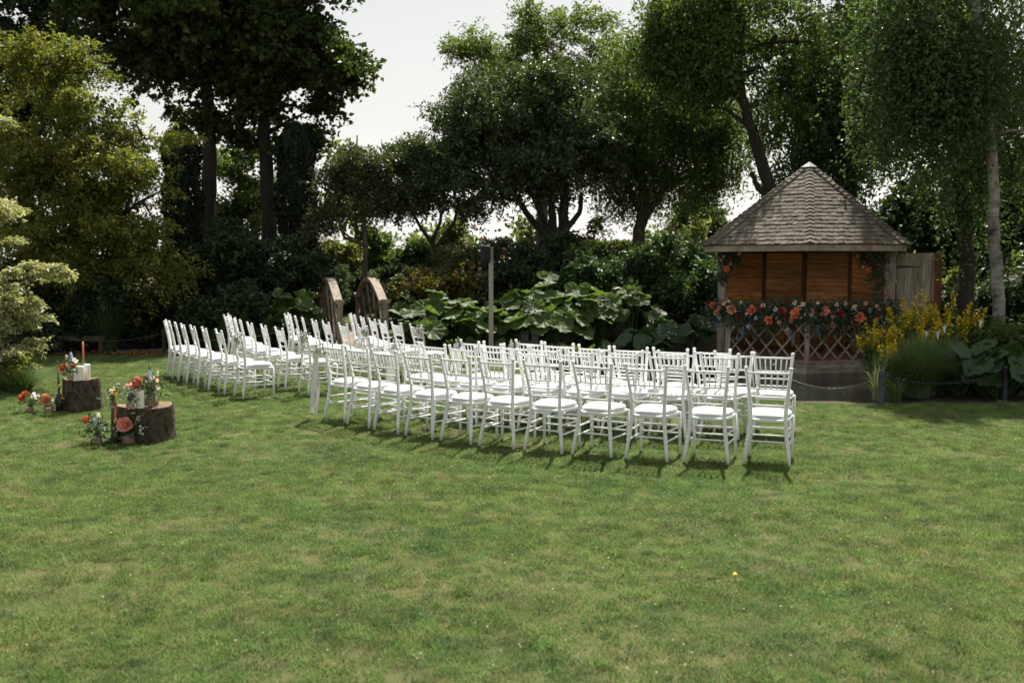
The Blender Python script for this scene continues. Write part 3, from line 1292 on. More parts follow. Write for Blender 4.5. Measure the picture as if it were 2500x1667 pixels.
def foliage(parent, pts, n, sig, leaf, mat='leaf_flor', wl=.42, name='foliage', up=.4, droop=.0):
    pts = np.array([tuple(p) for p in pts])
    P = pts[RNG.integers(0, len(pts), n)] + RNG.normal(size=(n, 3)) * sig
    N, Tt = leaf_frames(n, up, None, droop)
    s = leaf * (.6 + .8 * RNG.random(n))
    return link(name, leaves_mesh(name, P, N, Tt, s, s * wl, mat, origin=parent_world(parent)), parent)


def bouquet(name, label, base, rim_z, flowers, fol=70, sig=.035, leaf=.05, group='bouquets in jars'):
    """flowers: (dx, dy, dz above rim, size, petal, kind, centre)"""
    t = thing(name, label, 'bouquet', base, group)
    rim = Vector(base) + Vector((0, 0, rim_z))
    st = MB()
    tips = [rim]
    for dx, dy, dz, size, mat, kind, cen in flowers:
        p = rim + Vector((dx, dy, dz))
        mid = rim + Vector((dx * .3, dy * .3, dz * .4))
        st.tube([Vector(base) + Vector((-dx * .15, -dy * .15, .02)), rim + Vector((dx * .1, dy * .1, -.01)), mid, p], .0022, 4)
        face = Vector((dx * 1.3, dy * 1.2 - .05, .06 if kind != 'spray' else .4)) + (Vector((0, -.07, 0)) if kind == 'peony' else Vector((0, 0, .02)))
        flower(t, p, face, size * (.95 if kind == 'peony' else 1.15), mat, kind, cen)
        tips += [mid, rim.lerp(p, .75)]
    st.build('stem', 'leaf_lush', t, smooth=True)
    foliage(t, tips, fol, sig, leaf)
    return t


def jar(name, label, base, r, h, wrap='twine', group='jars'):
    t = thing(name, label, 'jar', base, group)
    b = Vector(base)
    MB().lathe(b, [(r * .9, 0), (r, .01), (r, h * .72), (r * .82, h * .84), (r * .84, h), (r * .78, h), (r * .76, h * .84), (r * .93, h * .7), (r * .93, .012)], 18) \
        .build('glass', 'glass_clear', t, smooth=True)
    prof = []
    k = 7
    for i in range(k):
        z0 = h * .12 + h * .5 * i / k
        z1 = h * .12 + h * .5 * (i + 1) / k
        prof += [(r * 1.02, z0), (r * 1.09, (z0 + z1) / 2)]
    prof.append((r * 1.02, h * .62))
    MB().lathe(b, prof, 18).build('wrap', wrap, t, smooth=True)
    MB().lathe(b, [(r * .9, .014), (r * .9, h * .55)], 14).build('water', 'glass_clear', t)
    return t


def pillar_candle(label, base, r, h):
    t = thing('pillar_candle', label, 'candle', base, 'white pillar candles')
    b = Vector(base)
    MB().lathe(b, [(r * .97, 0), (r, .006), (r, h - .01), (r * .96, h), (r * .8, h - .003), (r * .3, h - .012), (.001, h - .014)], 20).build('wax', 'wax_white', t, smooth=True)
    MB().tube([b + Vector((0, 0, h - .02)), b + Vector((.001, 0, h + .004)), b + Vector((.004, 0, h + .012))], .0018, 5).build('wick', 'black_rubber', t)
    return t


def taper(label, base, h, mat, tilt=(0, 0), holder=None, hh=.0, hr=.03):
    t = thing('taper_candle', label, 'candle', base, 'taper candles')
    b = Vector(base)
    if holder == 'glass':
        MB().lathe(b, [(hr, 0), (hr, .008), (.012, .016), (.018, hh * .35), (.01, hh * .5), (.02, hh * .75), (.014, hh)], 14).build('holder', 'glass_clear', t, smooth=True)
    elif holder == 'bottle':
        MB().lathe(b, [(hr * .95, 0), (hr, .01), (hr, hh * .5), (hr * .75, hh * .62), (.014, hh * .74), (.013, hh * .95), (.016, hh)], 16).build('bottle', 'bottle_dark', t, smooth=True)
        MB().lathe(b + Vector((0, 0, hh * .9)), [(.016, 0), (.018, .01), (.018, .03), (.014, .05)], 12).build('collar', 'gold', t, smooth=True)
    top = b + Vector((tilt[0] * h, tilt[1] * h, hh + h))
    MB().tube([b + Vector((0, 0, hh - .02)), b.lerp(top, .6) + Vector((0, 0, hh * .4)), top], [.0125, .011, .0095], 12).build('wax', mat, t, smooth=True)
    MB().tube([top, top + Vector((0, 0, .012))], .0016, 5).build('wick', 'black_rubber', t)
    return t


# posies with ribbons on the aisle chairs
def posy(chair_row, idx, side, label, long_ribbon=False):
    p, a = chair_row[idx]
    ca, sa = math.cos(a), math.sin(a)
    back = Vector((sa, -ca, 0))
    top = p + Vector((ca * side * .18, sa * side * .18, .80))
    out = Vector((ca * side, sa * side, 0))
    t = thing('chair_posy', label, 'posy', top + back * .035, 'posies on the aisle chairs')
    c = top + back * .045 + out * .012
    flower(t, c + Vector((0, 0, -.005)), back + Vector((0, 0, .35)) + out * .3, .046, 'petal_white', 'rose')
    flower(t, c + out * .045 + Vector((0, 0, -.03)), back + out * .5, .03, 'petal_cream', 'rose')
    flower(t, c + Vector((-.03, 0, .055)), Vector((0, 0, 1)) + back * .2, .011, 'petal_cream', 'spray')
    flower(t, c + out * .03 + Vector((0, 0, .03)), Vector((0, 0, 1)) + out * .4, .010, 'petal_blue', 'spray')
    flower(t, c + Vector((.015, 0, -.035)), back, .016, 'petal_mauve', 'cluster')
    foliage(t, [c, c + Vector((0, 0, -.05)), c + Vector((0, 0, .04))], 26, .028, .045, 'leaf_flor', .5, 'leaf_sprig')
    rb = MB()
    for k in range(4):
        ln = random.uniform(.30, .42) if not long_ribbon else random.uniform(.55, .72)
        off = out * (random.uniform(-.03, .05) + (.02 if long_ribbon else 0)) + back * random.uniform(.01, .03)
        pts = []
        for i in range(9):
            tt = i / 8
            pts.append(c + off * (1 + tt * 1.2) + Vector((0, 0, -.03 - ln * tt)) + out * .012 * math.sin(tt * 7 + k) + back * .01 * math.cos(tt * 6 + k * 2))
        wv = (out * .6 + back * .4).normalized() * (.019 + .008 * (k % 2))
        vs, fs = [], []
        for i, q in enumerate(pts):
            vs += [q - wv, q + wv]
            if i:
                fs.append((2 * i - 2, 2 * i - 1, 2 * i + 1, 2 * i))
        rb.add(vs, fs)
    for s in (-1, 1):                      # the bow's loops
        vs, fs = [], []
        for i in range(9):
            aa = i / 8 * 6.283
            q = c + back * .02 + out * s * (.035 - .035 * math.cos(aa)) + Vector((0, 0, -.03 + .022 * math.sin(aa)))
            vs += [q - back * .012, q + back * .012]
            if i:
                fs.append((2 * i - 2, 2 * i - 1, 2 * i + 1, 2 * i))
        rb.add(vs, fs)
    rb.build('ribbon', 'ribbon', t, smooth=True)


for r in range(4):
    posy(ROWS_A[r], 0, -1, 'white rose posy with trailing ribbon on the %s-row aisle chair, gazebo side' % ROWN[r], r == 0)
    posy(ROWS_B[r], len(ROWS_B[r]) - 1, 1, 'white rose posy with gauze ribbon on the %s-row aisle chair, stump side' % ROWN[r])

# ------------------------------------------------------------------ log stumps with candles and flowers


def stump(label, base, rx, ry, h, seed, ridge=None):
    t = thing('log_stump', label, 'stump', base, 'log stumps')
    b = Vector(base)
    rs = random.Random(seed)
    ph = [rs.uniform(0, 6.28) for _ in range(6)]

    def rad(a, z):
        f = 1 + .05 * math.sin(2 * a + ph[0]) + .035 * math.sin(3 * a + ph[1]) + .02 * math.sin(7 * a + ph[2] + z * 3) + .012 * math.sin(15 * a + ph[3] + z * 9)
        f *= 1.05 - .05 * min(1, z / h) + .10 * max(0, 1 - z / .09) * (.6 + .4 * math.sin(4 * a + ph[4]))
        return f
    n = 40
    mb = MB()
    zs = [-.01, .03, .08, .14, .2, .26, h - .015, h]
    for z in zs:
        for k in range(n):
            a = 6.2832 * k / n
            f = rad(a, max(z, 0)) + rs.uniform(-.012, .012)
            if z == h:
                f *= .975
            mb.v.append((b.x + rx * f * math.cos(a), b.y + ry * f * math.sin(a), b.z + z + (.012 * math.sin(a * 2 + ph[5]) if z > h - .03 else 0)))
    for i in range(len(zs) - 1):
        for k in range(n):
            k2 = (k + 1) % n
            mb.f.append((i * n + k, i * n + k2, (i + 1) * n + k2, (i + 1) * n + k))
    mb.build('bark', 'stump_bark', t, smooth=True)
    top = MB()
    for s in (.985, .6, .25):
        for k in range(n):
            a = 6.2832 * k / n
            f = rad(a, h) * .965 * s
            top.v.append((b.x + rx * f * math.cos(a), b.y + ry * f * math.sin(a), b.z + h + .002 + .012 * math.sin(a * 2 + ph[5]) * s))
    for i in range(2):
        for k in range(n):
            k2 = (k + 1) % n
            top.f.append((i * n + k, i * n + k2, (i + 1) * n + k2, (i + 1) * n + k))
    top.f.append(tuple(2 * n + k for k in range(n)))
    top.build('cut_top', 'stump_cut', t, smooth=True)
    if ridge:
        rm = MB()
        a0, wz, hz = ridge
        pts = []
        for i in range(11):
            u = -1 + 2 * i / 10
            a = a0 + u * wz
            z = hz * (1 - abs(u) ** 2.2) + .02
            f = rad(a, z) * 1.0
            pts.append((b.x + rx * f * math.cos(a), b.y + ry * f * math.sin(a), b.z + z))
        rm.tube(pts, [.012, .018, .02, .022, .022, .022, .022, .02, .02, .018, .012], 7)
        rm.build('callus_ridge', 'stump_bark', t, smooth=True)
    return t


def Z5(x, y):
    return x * .2169, 780 + y * .2169


def on5(x, y, z=0.0, back=0.0):
    px, py = Z5(x, y)
    p = G(px, py, z)
    return p + Vector((0, back, 0))


HA, HB = .345, .375
bA = on5(1520, 1398) + Vector((0, .27, 0))
stump('wide log stump carrying the jars and the single pillar candle', bA, .285, .255, HA, 3)
bB = on5(845, 1040) + Vector((0, .2, 0))
stump('narrower log stump with arched bark ridge carrying three pillar candles', bB, .205, .195, HB, 8, (-math.pi / 2 - .15, .75, .24))
# on the wide stump
j = on5(1265, 1008, HA, .02)
jar('flower_jar', 'small wrapped jar at the edge of the wide stump holding yellow blooms', j, .036, .095, 'hessian_pink')
bouquet('flower_bouquet', 'small yellow and cream bouquet on the wide stump', j, .095,
        [(-.03, 0, .055, .026, 'petal_cream', 'rose', None), (.02, -.01, .06, .03, 'petal_yellow', 'cluster', None), (.0, 0, .09, .024, 'petal_cream', 'cluster', None),
         (.045, .02, .15, .014, 'petal_mauve', 'cluster', None), (-.02, -.02, .02, .022, 'petal_white', 'cluster', None)], 60)
j = on5(1462, 1012, HA, .02)
jar('flower_jar', 'wrapped jar holding purple blooms beside the pillar candle', j, .04, .10, 'hessian_pink')
bouquet('flower_bouquet', 'purple and pink bouquet beside the pillar candle on the wide stump', j, .10,
        [(-.05, -.01, .07, .03, 'petal_mauve', 'cluster', None), (-.02, 0, .11, .03, 'petal_pink', 'cluster', None), (.03, -.02, .025, .03, 'petal_mauve', 'rose', None),
         (.01, -.03, .05, .024, 'petal_white', 'rose', None), (-.01, .02, .14, .022, 'petal_peach', 'cluster', None)], 60)
pillar_candle('single ivory pillar candle standing on the wide stump', on5(1565, 1000, HA, .03), .04, .17)
j = on5(1668, 985, HA, .05)
jar('flower_jar', 'large twine-wrapped jar holding the big coral peony on the wide stump', j, .052, .135, 'twine')
bouquet('flower_bouquet', 'tall bouquet with big coral peony and blue delphinium on the wide stump', j, .135,
        [(-.085, -.03, .09, .085, 'petal_pink', 'peony', 'stamen'), (-.13, -.02, .08, .045, 'petal_coral', 'rose', None), (.0, .0, .17, .022, 'petal_blue', 'spray', None), (.015, -.02, .13, .028, 'petal_blue', 'cluster', None),
         (.055, 0, .13, .034, 'petal_peach', 'cluster', None), (-.05, .02, .17, .032, 'petal_peach', 'cluster', None), (.07, .01, .17, .018, 'petal_cream', 'spray', None),
         (.085, -.02, .06, .022, 'petal_cream', 'cluster', None)], 110, .045, .06)
gj = on5(1735, 975, HA, .03)
t = thing('glass_cylinder', 'empty clear glass cylinder beside the large twine-wrapped jar', 'vase', gj)
MB().lathe(gj, [(.03, 0), (.033, .006), (.033, .15), (.026, .17), (.026, .178), (.024, .178), (.024, .168), (.03, .148), (.03, .01)], 16).build('glass', 'glass_clear', t, smooth=True)
taper('olive green taper candle at the back of the wide stump', on5(1680, 945, HA, .09), .34, 'wax_green', (-.06, 0), 'glass', .07, .03)
# at the foot of the wide stump
j = on5(1100, 1398)
jar('flower_jar', 'wrapped jar on the grass at the foot of the wide stump, red and blue flowers', j, .038, .10, 'hessian_pink')
bouquet('flower_bouquet', 'red and pale blue bouquet on the grass by the wide stump', j, .10,
        [(-.07, -.02, .12, .045, 'petal_coral', 'rose', None), (-.01, -.03, .12, .036, 'petal_blue', 'cluster', None), (-.05, 0, .15, .03, 'petal_orange', 'rose', None), (.05, 0, .10, .024, 'petal_dark', 'cluster', None),
         (.02, -.02, .16, .02, 'petal_cream', 'spray', None), (.08, -.01, .05, .018, 'petal_white', 'cluster', None), (-.04, -.02, .05, .018, 'petal_cream', 'cluster', None)], 140, .045, .055)
j = on5(1450, 1402)
jar('flower_jar', 'squat wrapped jar holding the flat hot pink peony against the wide stump', j, .055, .11, 'twine')
bouquet('flower_bouquet', 'hot pink open peony with yellow centre against the wide stump', j, .11,
        [(.0, -.05, .09, .088, 'petal_pink', 'peony', 'stamen'), (.09, .0, .12, .02, 'petal_cream', 'spray', None), (.12, -.01, .05, .022, 'petal_white', 'cluster', None), (-.09, -.03, .03, .02, 'petal_cream', 'cluster', None),
         (.13, -.02, .0, .02, 'petal_white', 'cluster', None)], 90, .05, .055)
taper('orange taper candle in a dark bottle before the wide stump', on5(1308, 1398), .26, 'wax_orange', (.02, 0), 'bottle', .225, .036)
# on the narrow stump
pillar_candle('ivory pillar candle, middle of the three on the narrow stump', on5(900, 685, HB, .02), .04, .17)
pillar_candle('ivory pillar candle, tallest-looking behind the others on the narrow stump', on5(962, 675, HB, .05), .036, .18)
pillar_candle('thin ivory pillar candle next to the flower jar on the narrow stump', on5(840, 688, HB, .03), .028, .13)
taper('orange taper candle in a clear glass holder on the narrow stump', on5(912, 640, HB, .09), .235, 'wax_orange', (-.02, 0), 'glass', .19, .035)
j = on5(782, 688, HB, .03)
jar('flower_jar', 'pink-wrapped jar on the narrow stump', j, .04, .105, 'hessian_pink')
bouquet('flower_bouquet', 'coral and orange bouquet with blue delphinium on the narrow stump', j, .105,
        [(-.055, -.03, .045, .065, 'petal_coral', 'peony', 'stamen'), (.05, -.03, .06, .034, 'petal_orange', 'rose', None), (.01, 0, .17, .022, 'petal_blue', 'spray', None), (.03, 0, .14, .03, 'petal_blue', 'cluster', None),
         (-.04, .01, .15, .018, 'petal_cream', 'spray', None), (.05, .01, .13, .032, 'petal_cream', 'cluster', None), (-.01, -.02, .10, .026, 'petal_peach', 'cluster', None)], 90, .045, .055)
# at the foot of the narrow stump
taper('dark green taper candle in a dark bottle before the narrow stump', on5(668, 1030), .20, 'wax_green', (0, 0), 'bottle', .30, .045)
j = on5(340, 1040)
jar('flower_jar', 'small wrapped jar on the grass, furthest from the stumps', j, .038, .09, 'hessian_pink')
bouquet('flower_bouquet', 'loose coral peony and white bouquet on the grass, furthest from the stumps', j, .09,
        [(-.06, -.03, .08, .06, 'petal_coral', 'peony', 'stamen'), (-.02, -.02, .10, .05, 'petal_coral', 'rose', None), (.07, 0, .11, .04, 'petal_white', 'cluster', None), (.04, 0, .08, .03, 'petal_cream', 'cluster', None),
         (.10, 0, .06, .03, 'petal_cream', 'cluster', None)], 90, .045, .055)
j = on5(550, 1044)
jar('flower_jar', 'wrapped jar holding one open coral peony by the narrow stump', j, .052, .09, 'hessian_pink')
bouquet('flower_bouquet', 'single open coral peony with dark blooms by the narrow stump', j, .09,
        [(.0, -.05, .06, .088, 'petal_peach', 'peony', 'stamen'), (-.08, 0, .09, .03, 'petal_dark', 'cluster', None), (-.09, .01, .06, .026, 'petal_mauve', 'cluster', None), (.17, -.02, .09, .022, 'petal_coral', 'cluster', None)], 80, .05, .055)

# ------------------------------------------------------------------ the gazebo
GC = Vector((5.57, 18.85, 0))
GA = math.atan2(GC.x, GC.y)
GU = Vector((math.cos(GA), -math.sin(GA), 0))
GV = Vector((math.sin(GA), math.cos(GA), 0))
ZUP = Vector((0, 0, 1))


def gp(u, v, z=0.0):
    return GC + GU * u + GV * v + ZUP * z


def Z4(x, y):
    return 1660 + x * .35714, 380 + y * .35714


CORN = [(.03, -1.5), (1.33, -.78), (1.50, .12), (.84, 1.3), (-.05, 1.6), (-.85, 1.3), (-1.60, .2), (-1.38, -.74)]   # C R1 R0 BR B BL L0 L1
EAVE = [(.04, -1.86), (1.60, -.98), (1.78, .18), (1.08, 1.62), (-.05, 1.95), (-1.08, 1.62), (-1.97, .22), (-1.66, -.98)]
ZE, ZA, ZF = 2.12, 3.60, .06
gaz = thing('garden_gazebo', 'weathered oak summerhouse with shingled pointed roof standing in the pond', 'gazebo', GC)
n8 = 8
# base frame and deck
db = MB()
lo = [gp(u * 1.06, v * 1.06, -.42) for u, v in CORN]
hi = [gp(u * 1.06, v * 1.06, ZF - .03) for u, v in CORN]
fr = MB()
for i in range(n8):
    j2 = (i + 1) % n8
    a, b = gp(CORN[i][0] * 1.07, CORN[i][1] * 1.07), gp(CORN[j2][0] * 1.07, CORN[j2][1] * 1.07)
    nrm = (b - a).cross(ZUP).normalized()
    for k, (z0, z1) in enumerate(((-.21, -.075), (-.07, ZF - .028))):
        MB().bar(a + ZUP * (z0 + z1) / 2 - nrm * .03, b + ZUP * (z0 + z1) / 2 - nrm * .03, z1 - z0, .05, ZUP).build('base_beam', 'oak_grey', gaz)
# floor boards run across (along u), clipped to the plan
v0 = -1.58
k = 0
while v0 < 1.65:
    v1 = v0 + .118
    xs = []
    vm = (v0 + v1) / 2
    for i in range(n8):
        (ua, va), (ub, vb) = CORN[i], CORN[(i + 1) % n8]
        ua, va, ub, vb = ua * 1.08, va * 1.08, ub * 1.08, vb * 1.08
        if (va > vm) != (vb > vm):
            xs.append(ua + (ub - ua) * (vm - va) / (vb - va))
    if len(xs) == 2:
        u0, u1 = sorted(xs)
        MB().bar(gp(u0, vm, ZF - .013), gp(u1, vm, ZF - .013), .113, .026, GV).build('floor_board', 'deck_board', gaz)
    v0 += .118
# roof posts
for (u, v, wd) in ((-1.58, .12, .15), (1.47, .06, .18), (.84, 1.3, .1), (-.05, 1.6, .1), (-.85, 1.3, .1)):
    MB().bar(gp(u, v, ZF), gp(u, v, ZE - .06), wd, wd * .8, GU).build('post', 'oak_vertical' if abs(u) > 1.2 else 'cedar_dark', gaz)
for i in (0, 1, 7):
    MB().bar(gp(*CORN[i], ZF), gp(*CORN[i], .86), .085, .085, GU).build('rail_post', 'oak_vertical', gaz)
# top plate under the eaves, boarded back walls
for i in range(n8):
    a, b = gp(*CORN[i], ZE - .09), gp(*CORN[(i + 1) % n8], ZE - .09)
    MB().bar(a, b, .12, .07, ZUP).build('top_plate', 'cedar_dark', gaz)
for (i, skip) in ((2, 0), (3, 0), (4, 0), (5, 0)):
    _a, _b = gp(CORN[i][0] * 1.02, CORN[i][1] * 1.02, 1.05), gp(CORN[(i + 1) % n8][0] * 1.02, CORN[(i + 1) % n8][1] * 1.02, 1.05)
    MB().bar(_a, _b, 2.0, .015, ZUP).build('wall_lining', 'cedar_dark', gaz)
    a, b = gp(*CORN[i]), gp(*CORN[(i + 1) % n8])
    d = (b - a).normalized()
    nb, z = 7, ZF
    hts = [.30, .28, .26, .30, .27, .29, .27]
    for q in range(nb):
        off = d.cross(ZUP) * random.uniform(-.004, .004)
        MB().bar(a + d * .055 + ZUP * (z + hts[q] / 2) + off, b - d * .055 + ZUP * (z + hts[q] / 2) + off, hts[q] - .009, .024, ZUP).build('wall_board', 'cedar_board', gaz)
        z += hts[q]
# low boarded flank beside the door, woven twig panel on the other flank
a, b = gp(*CORN[1]), gp(*CORN[2])
for q in range(3):
    MB().bar(a + ZUP * (ZF + .13 + q * .25), b + ZUP * (ZF + .13 + q * .25), .24, .024, ZUP).build('flank_board', 'cedar_dark', gaz)
a, b = gp(*CORN[7]), gp(*CORN[6])
for q in range(13):
    t_ = (q + .5) / 13
    p = a.lerp(b, t_)
    p2 = p + GU * random.uniform(-.03, .03) + GV * random.uniform(-.04, .04)
    MB().tube([p + ZUP * ZF, p.lerp(p2, .5) + ZUP * .42 + GU * random.uniform(-.015, .015), p2 + ZUP * random.uniform(.78, .86)], [.016, .014, .011], 6).build('twig_upright', 'twig', gaz, smooth=True)
# lattice rails on the two open front sides
for i, j2 in ((7, 0), (0, 1)):
    a, b = gp(*CORN[i]), gp(*CORN[j2])
    d = (b - a).normalized()
    nrm = d.cross(ZUP)
    ln = (b - a).length
    for z, hgt in ((.80, .06),):
        MB().bar(a + ZUP * z, b + ZUP * z, hgt, .05, ZUP).build('hand_rail', 'oak_vertical', gaz)
    H0, H1 = ZF + .02, .77
    step = ln / 5.0
    for s in (-1, 1):
        q = -3
        while q < 8:
            x0 = q * step
            x1 = x0 + s * (H1 - H0) * .92
            z0, z1 = H0, H1
            pa, pb_ = [x0, z0], [x1, z1]
            # clip to the bay
            def clip(A, Bp, xlim, keep_gt):
                if (A[0] > xlim) == keep_gt and (Bp[0] > xlim) == keep_gt:
                    return A, Bp
                if (A[0] > xlim) != keep_gt and (Bp[0] > xlim) != keep_gt:
                    return None
                tt = (xlim - A[0]) / (Bp[0] - A[0])
                I = [xlim, A[1] + (Bp[1] - A[1]) * tt]
                return (A, I) if (A[0] > xlim) == keep_gt else (I, Bp)
            r_ = clip(pa, pb_, .04, True)
            if r_:
                r_ = clip(r_[0], r_[1], ln - .04, False)
            if r_ and abs(r_[0][1] - r_[1][1]) > .06:
                o_ = nrm * (.011 * s)
                MB().bar(a + d * r_[0][0] + ZUP * r_[0][1] + o_, a + d * r_[1][0] + ZUP * r_[1][1] + o_, .020, .03, nrm).build('lattice_slat', 'twig', gaz)
            q += 1
# fascia boards
for i in range(n8):
    a, b = gp(EAVE[i][0] * .985, EAVE[i][1] * .985, ZE - .075), gp(EAVE[(i + 1) % n8][0] * .985, EAVE[(i + 1) % n8][1] * .985, ZE - .075)
    MB().bar(a, b, .135, .028, ZUP).build('fascia_board', 'oak_grey', gaz)
# roof: sarking cone, shingles in courses, hip caps, apex cap
apex = gp(0, 0, ZA)
rb = MB()
ep = [gp(u, v, ZE - .012) for u, v in EAVE]
ep2 = [gp(u, v, ZE - .04) for u, v in EAVE]
rb.add(ep + [apex - ZUP * .02] + ep2 + [apex - ZUP * .07], [(i, (i + 1) % n8, 8) for i in range(n8)] + [(9 + (i + 1) % n8, 9 + i, 17) for i in range(n8)]
       + [(i, 9 + i, 9 + (i + 1) % n8, (i + 1) % n8) for i in range(n8)])
roof = rb.build('roof', 'cedar_dark', gaz)


def shinglemat(name, island):
    m, n, L, out = _new(name)
    p = n.new('ShaderNodeBsdfPrincipled')
    p.inputs['Roughness'].default_value = .9
    p.inputs['Specular IOR Level'].default_value = .2
    g = n.new('ShaderNodeNewGeometry')
    oi = n.new('ShaderNodeObjectInfo')
    rp = n.new('ShaderNodeValToRGB')
    e = rp.color_ramp.elements
    e[0].position, e[0].color = 0, (.10, .088, .07, 1)
    e[1].position, e[1].color = 1, (.21, .188, .152, 1)
    e.new(.5).color = (.15, .133, .108, 1)
    L.new(g.outputs['Random Per Island'] if island else oi.outputs['Random'], rp.inputs[0])
    nz = n.new('ShaderNodeTexNoise')
    nz.inputs['Scale'].default_value = 26
    nz.inputs['Detail'].default_value = 5
    L.new(g.outputs['Position'], nz.inputs['Vector'])
    nz2 = n.new('ShaderNodeTexNoise')
    nz2.inputs['Scale'].default_value = 2.0
    nz2.inputs['Detail'].default_value = 4
    L.new(g.outputs['Position'], nz2.inputs['Vector'])
    lr = n.new('ShaderNodeValToRGB')
    lr.color_ramp.elements[0].position = .56
    lr.color_ramp.elements[1].position = .70
    L.new(nz.outputs['Fac'], lr.inputs[0])
    mm = n.new('ShaderNodeMath')
    mm.operation = 'MULTIPLY'
    L.new(lr.outputs[0], mm.inputs[0])
    L.new(nz2.outputs['Fac'], mm.inputs[1])
    mx = n.new('ShaderNodeMix')
    mx.data_type = 'RGBA'
    L.new(mm.outputs[0], mx.inputs[0])
    L.new(rp.outputs[0], mx.inputs[6])
    mx.inputs[7].default_value = (.28, .285, .22, 1)      # lichen
    L.new(mx.outputs[2], p.inputs['Base Color'])
    b = n.new('ShaderNodeBump')
    b.inputs['Strength'].default_value = .5
    b.inputs['Distance'].default_value = .01
    L.new(nz.outputs['Fac'], b.inputs['Height'])
    L.new(b.outputs[0], p.inputs['Normal'])
    L.new(p.outputs[0], out.inputs[0])
    MATS[name] = m


shinglemat('shingle', False)
shinglemat('shingle_far', True)
unit_box = MB().box((0, 0, 0), (1, 1, 1)).mesh('shingle', 'shingle', origin=(0, 0, 0))
NC = 21
allsh = []
for i in range(n8):
    a, b = ep[i], ep[(i + 1) % n8]
    ex = (b - a)
    wfull = ex.length
    ex.normalize()
    mid = (a + b) / 2
    slope = (apex - mid)
    sl = slope.length
    slope.normalize()
    nrm = ex.cross(slope).normalized()
    if nrm.z < 0:
        nrm = -nrm
    expo = sl / NC
    for c in range(NC - 1):
        t0 = c / NC
        pa, pb_ = a.lerp(apex, t0), b.lerp(apex, t0)
        wd = (pb_ - pa).length
        cnt = max(1, int(wd / .105))
        cuts = [0] + [(q + random.uniform(-.3, .3)) / cnt for q in range(1, cnt)] + [1]
        for q in range(len(cuts) - 1):
            w_ = wd * (cuts[q + 1] - cuts[q]) - .006
            s0 = pa.lerp(pb_, (cuts[q] + cuts[q + 1]) / 2)
            tilt = .10 + random.uniform(-.012, .02)
            sdir_ = (slope * math.cos(tilt) - nrm * math.sin(tilt)).normalized()
            nn = ex.cross(sdir_).normalized()
            if nn.z < 0:
                nn = -nn
            ctr = s0 + slope * (expo * .62 - .02 + random.uniform(-.012, .012)) + nrm * (.012 + random.uniform(0, .007))
            allsh.append((i, ctr, (w_, expo * 1.45, .011), ex.copy(), sdir_, nn, t0))
near = [s for s in allsh if s[0] in (7, 0, 6)]
near.sort(key=lambda s: (s[1] - _co).length)
own, rest = near[:300], near[300:] + [s for s in allsh if s[0] not in (7, 0, 6)]
for (i, ctr, sz, ex, sy, nn, t0) in own:
    o = link('shingle', unit_box, roof)
    M = Matrix((ex * sz[0], sy * sz[1], nn * sz[2])).transposed().to_4x4()
    M.translation = ctr - GC
    o.matrix_local = M
sm = MB()
for (i, ctr, sz, ex, sy, nn, t0) in rest:
    sm.box(ctr, sz, Matrix((ex, sy, nn)).transposed())
stuff(sm.build('upper_shingles', 'shingle_far', roof))
for i in range(n8):
    a = ep[i]
    d = (apex - a)
    ln = d.length
    d.normalize()
    A1, B1 = ep[i - 1], ep[(i + 1) % n8]
    nL = (a - A1).cross(apex - a).normalized()
    nR = (B1 - a).cross(apex - a).normalized()
    nL = nL if nL.z > 0 else -nL
    nR = nR if nR.z > 0 else -nR
    steps = 22
    for q in range(steps - 1):
        c0 = a + d * (ln * q / steps - .02)
        c1 = c0 + d * (ln / steps * 1.3)
        mb = MB()
        up = (nL + nR).normalized()
        hw = .078
        sL = d.cross(nL).normalized()
        sR = d.cross(nR).normalized()
        if sL.dot(A1 - a) < 0:
            sL = -sL
        if sR.dot(B1 - a) < 0:
            sR = -sR
        lift0, lift1, th = .040, .018, .012
        vs = []
        for cpt, lf in ((c0, lift0), (c1, lift1)):
            for h_ in (0, th):
                vs += [cpt + sL * hw + up * (lf + h_), cpt + up * (lf + h_ + .006), cpt + sR * hw + up * (lf + h_)]
        mb.add(vs, [(0, 1, 7, 6), (1, 2, 8, 7), (3, 9, 10, 4), (4, 10, 11, 5), (0, 3, 4, 1), (1, 4, 5, 2), (0, 6, 9, 3), (2, 5, 11, 8), (6, 7, 10, 9), (7, 8, 11, 10)])
        mb.build('hip_cap', 'shingle', roof)
cp = MB()
cpts = [gp(u * .085, v * .085, ZA - .045) for u, v in EAVE]
cp.add(cpts + [gp(0, 0, ZA + .06)], [(i, (i + 1) % n8, 8) for i in range(n8)] + [tuple(range(n8))])
plain('lead', (.16, .165, .165), (.27, .275, .27), 9, .5, .2, 20)
cp.build('apex_cap', 'lead', roof)
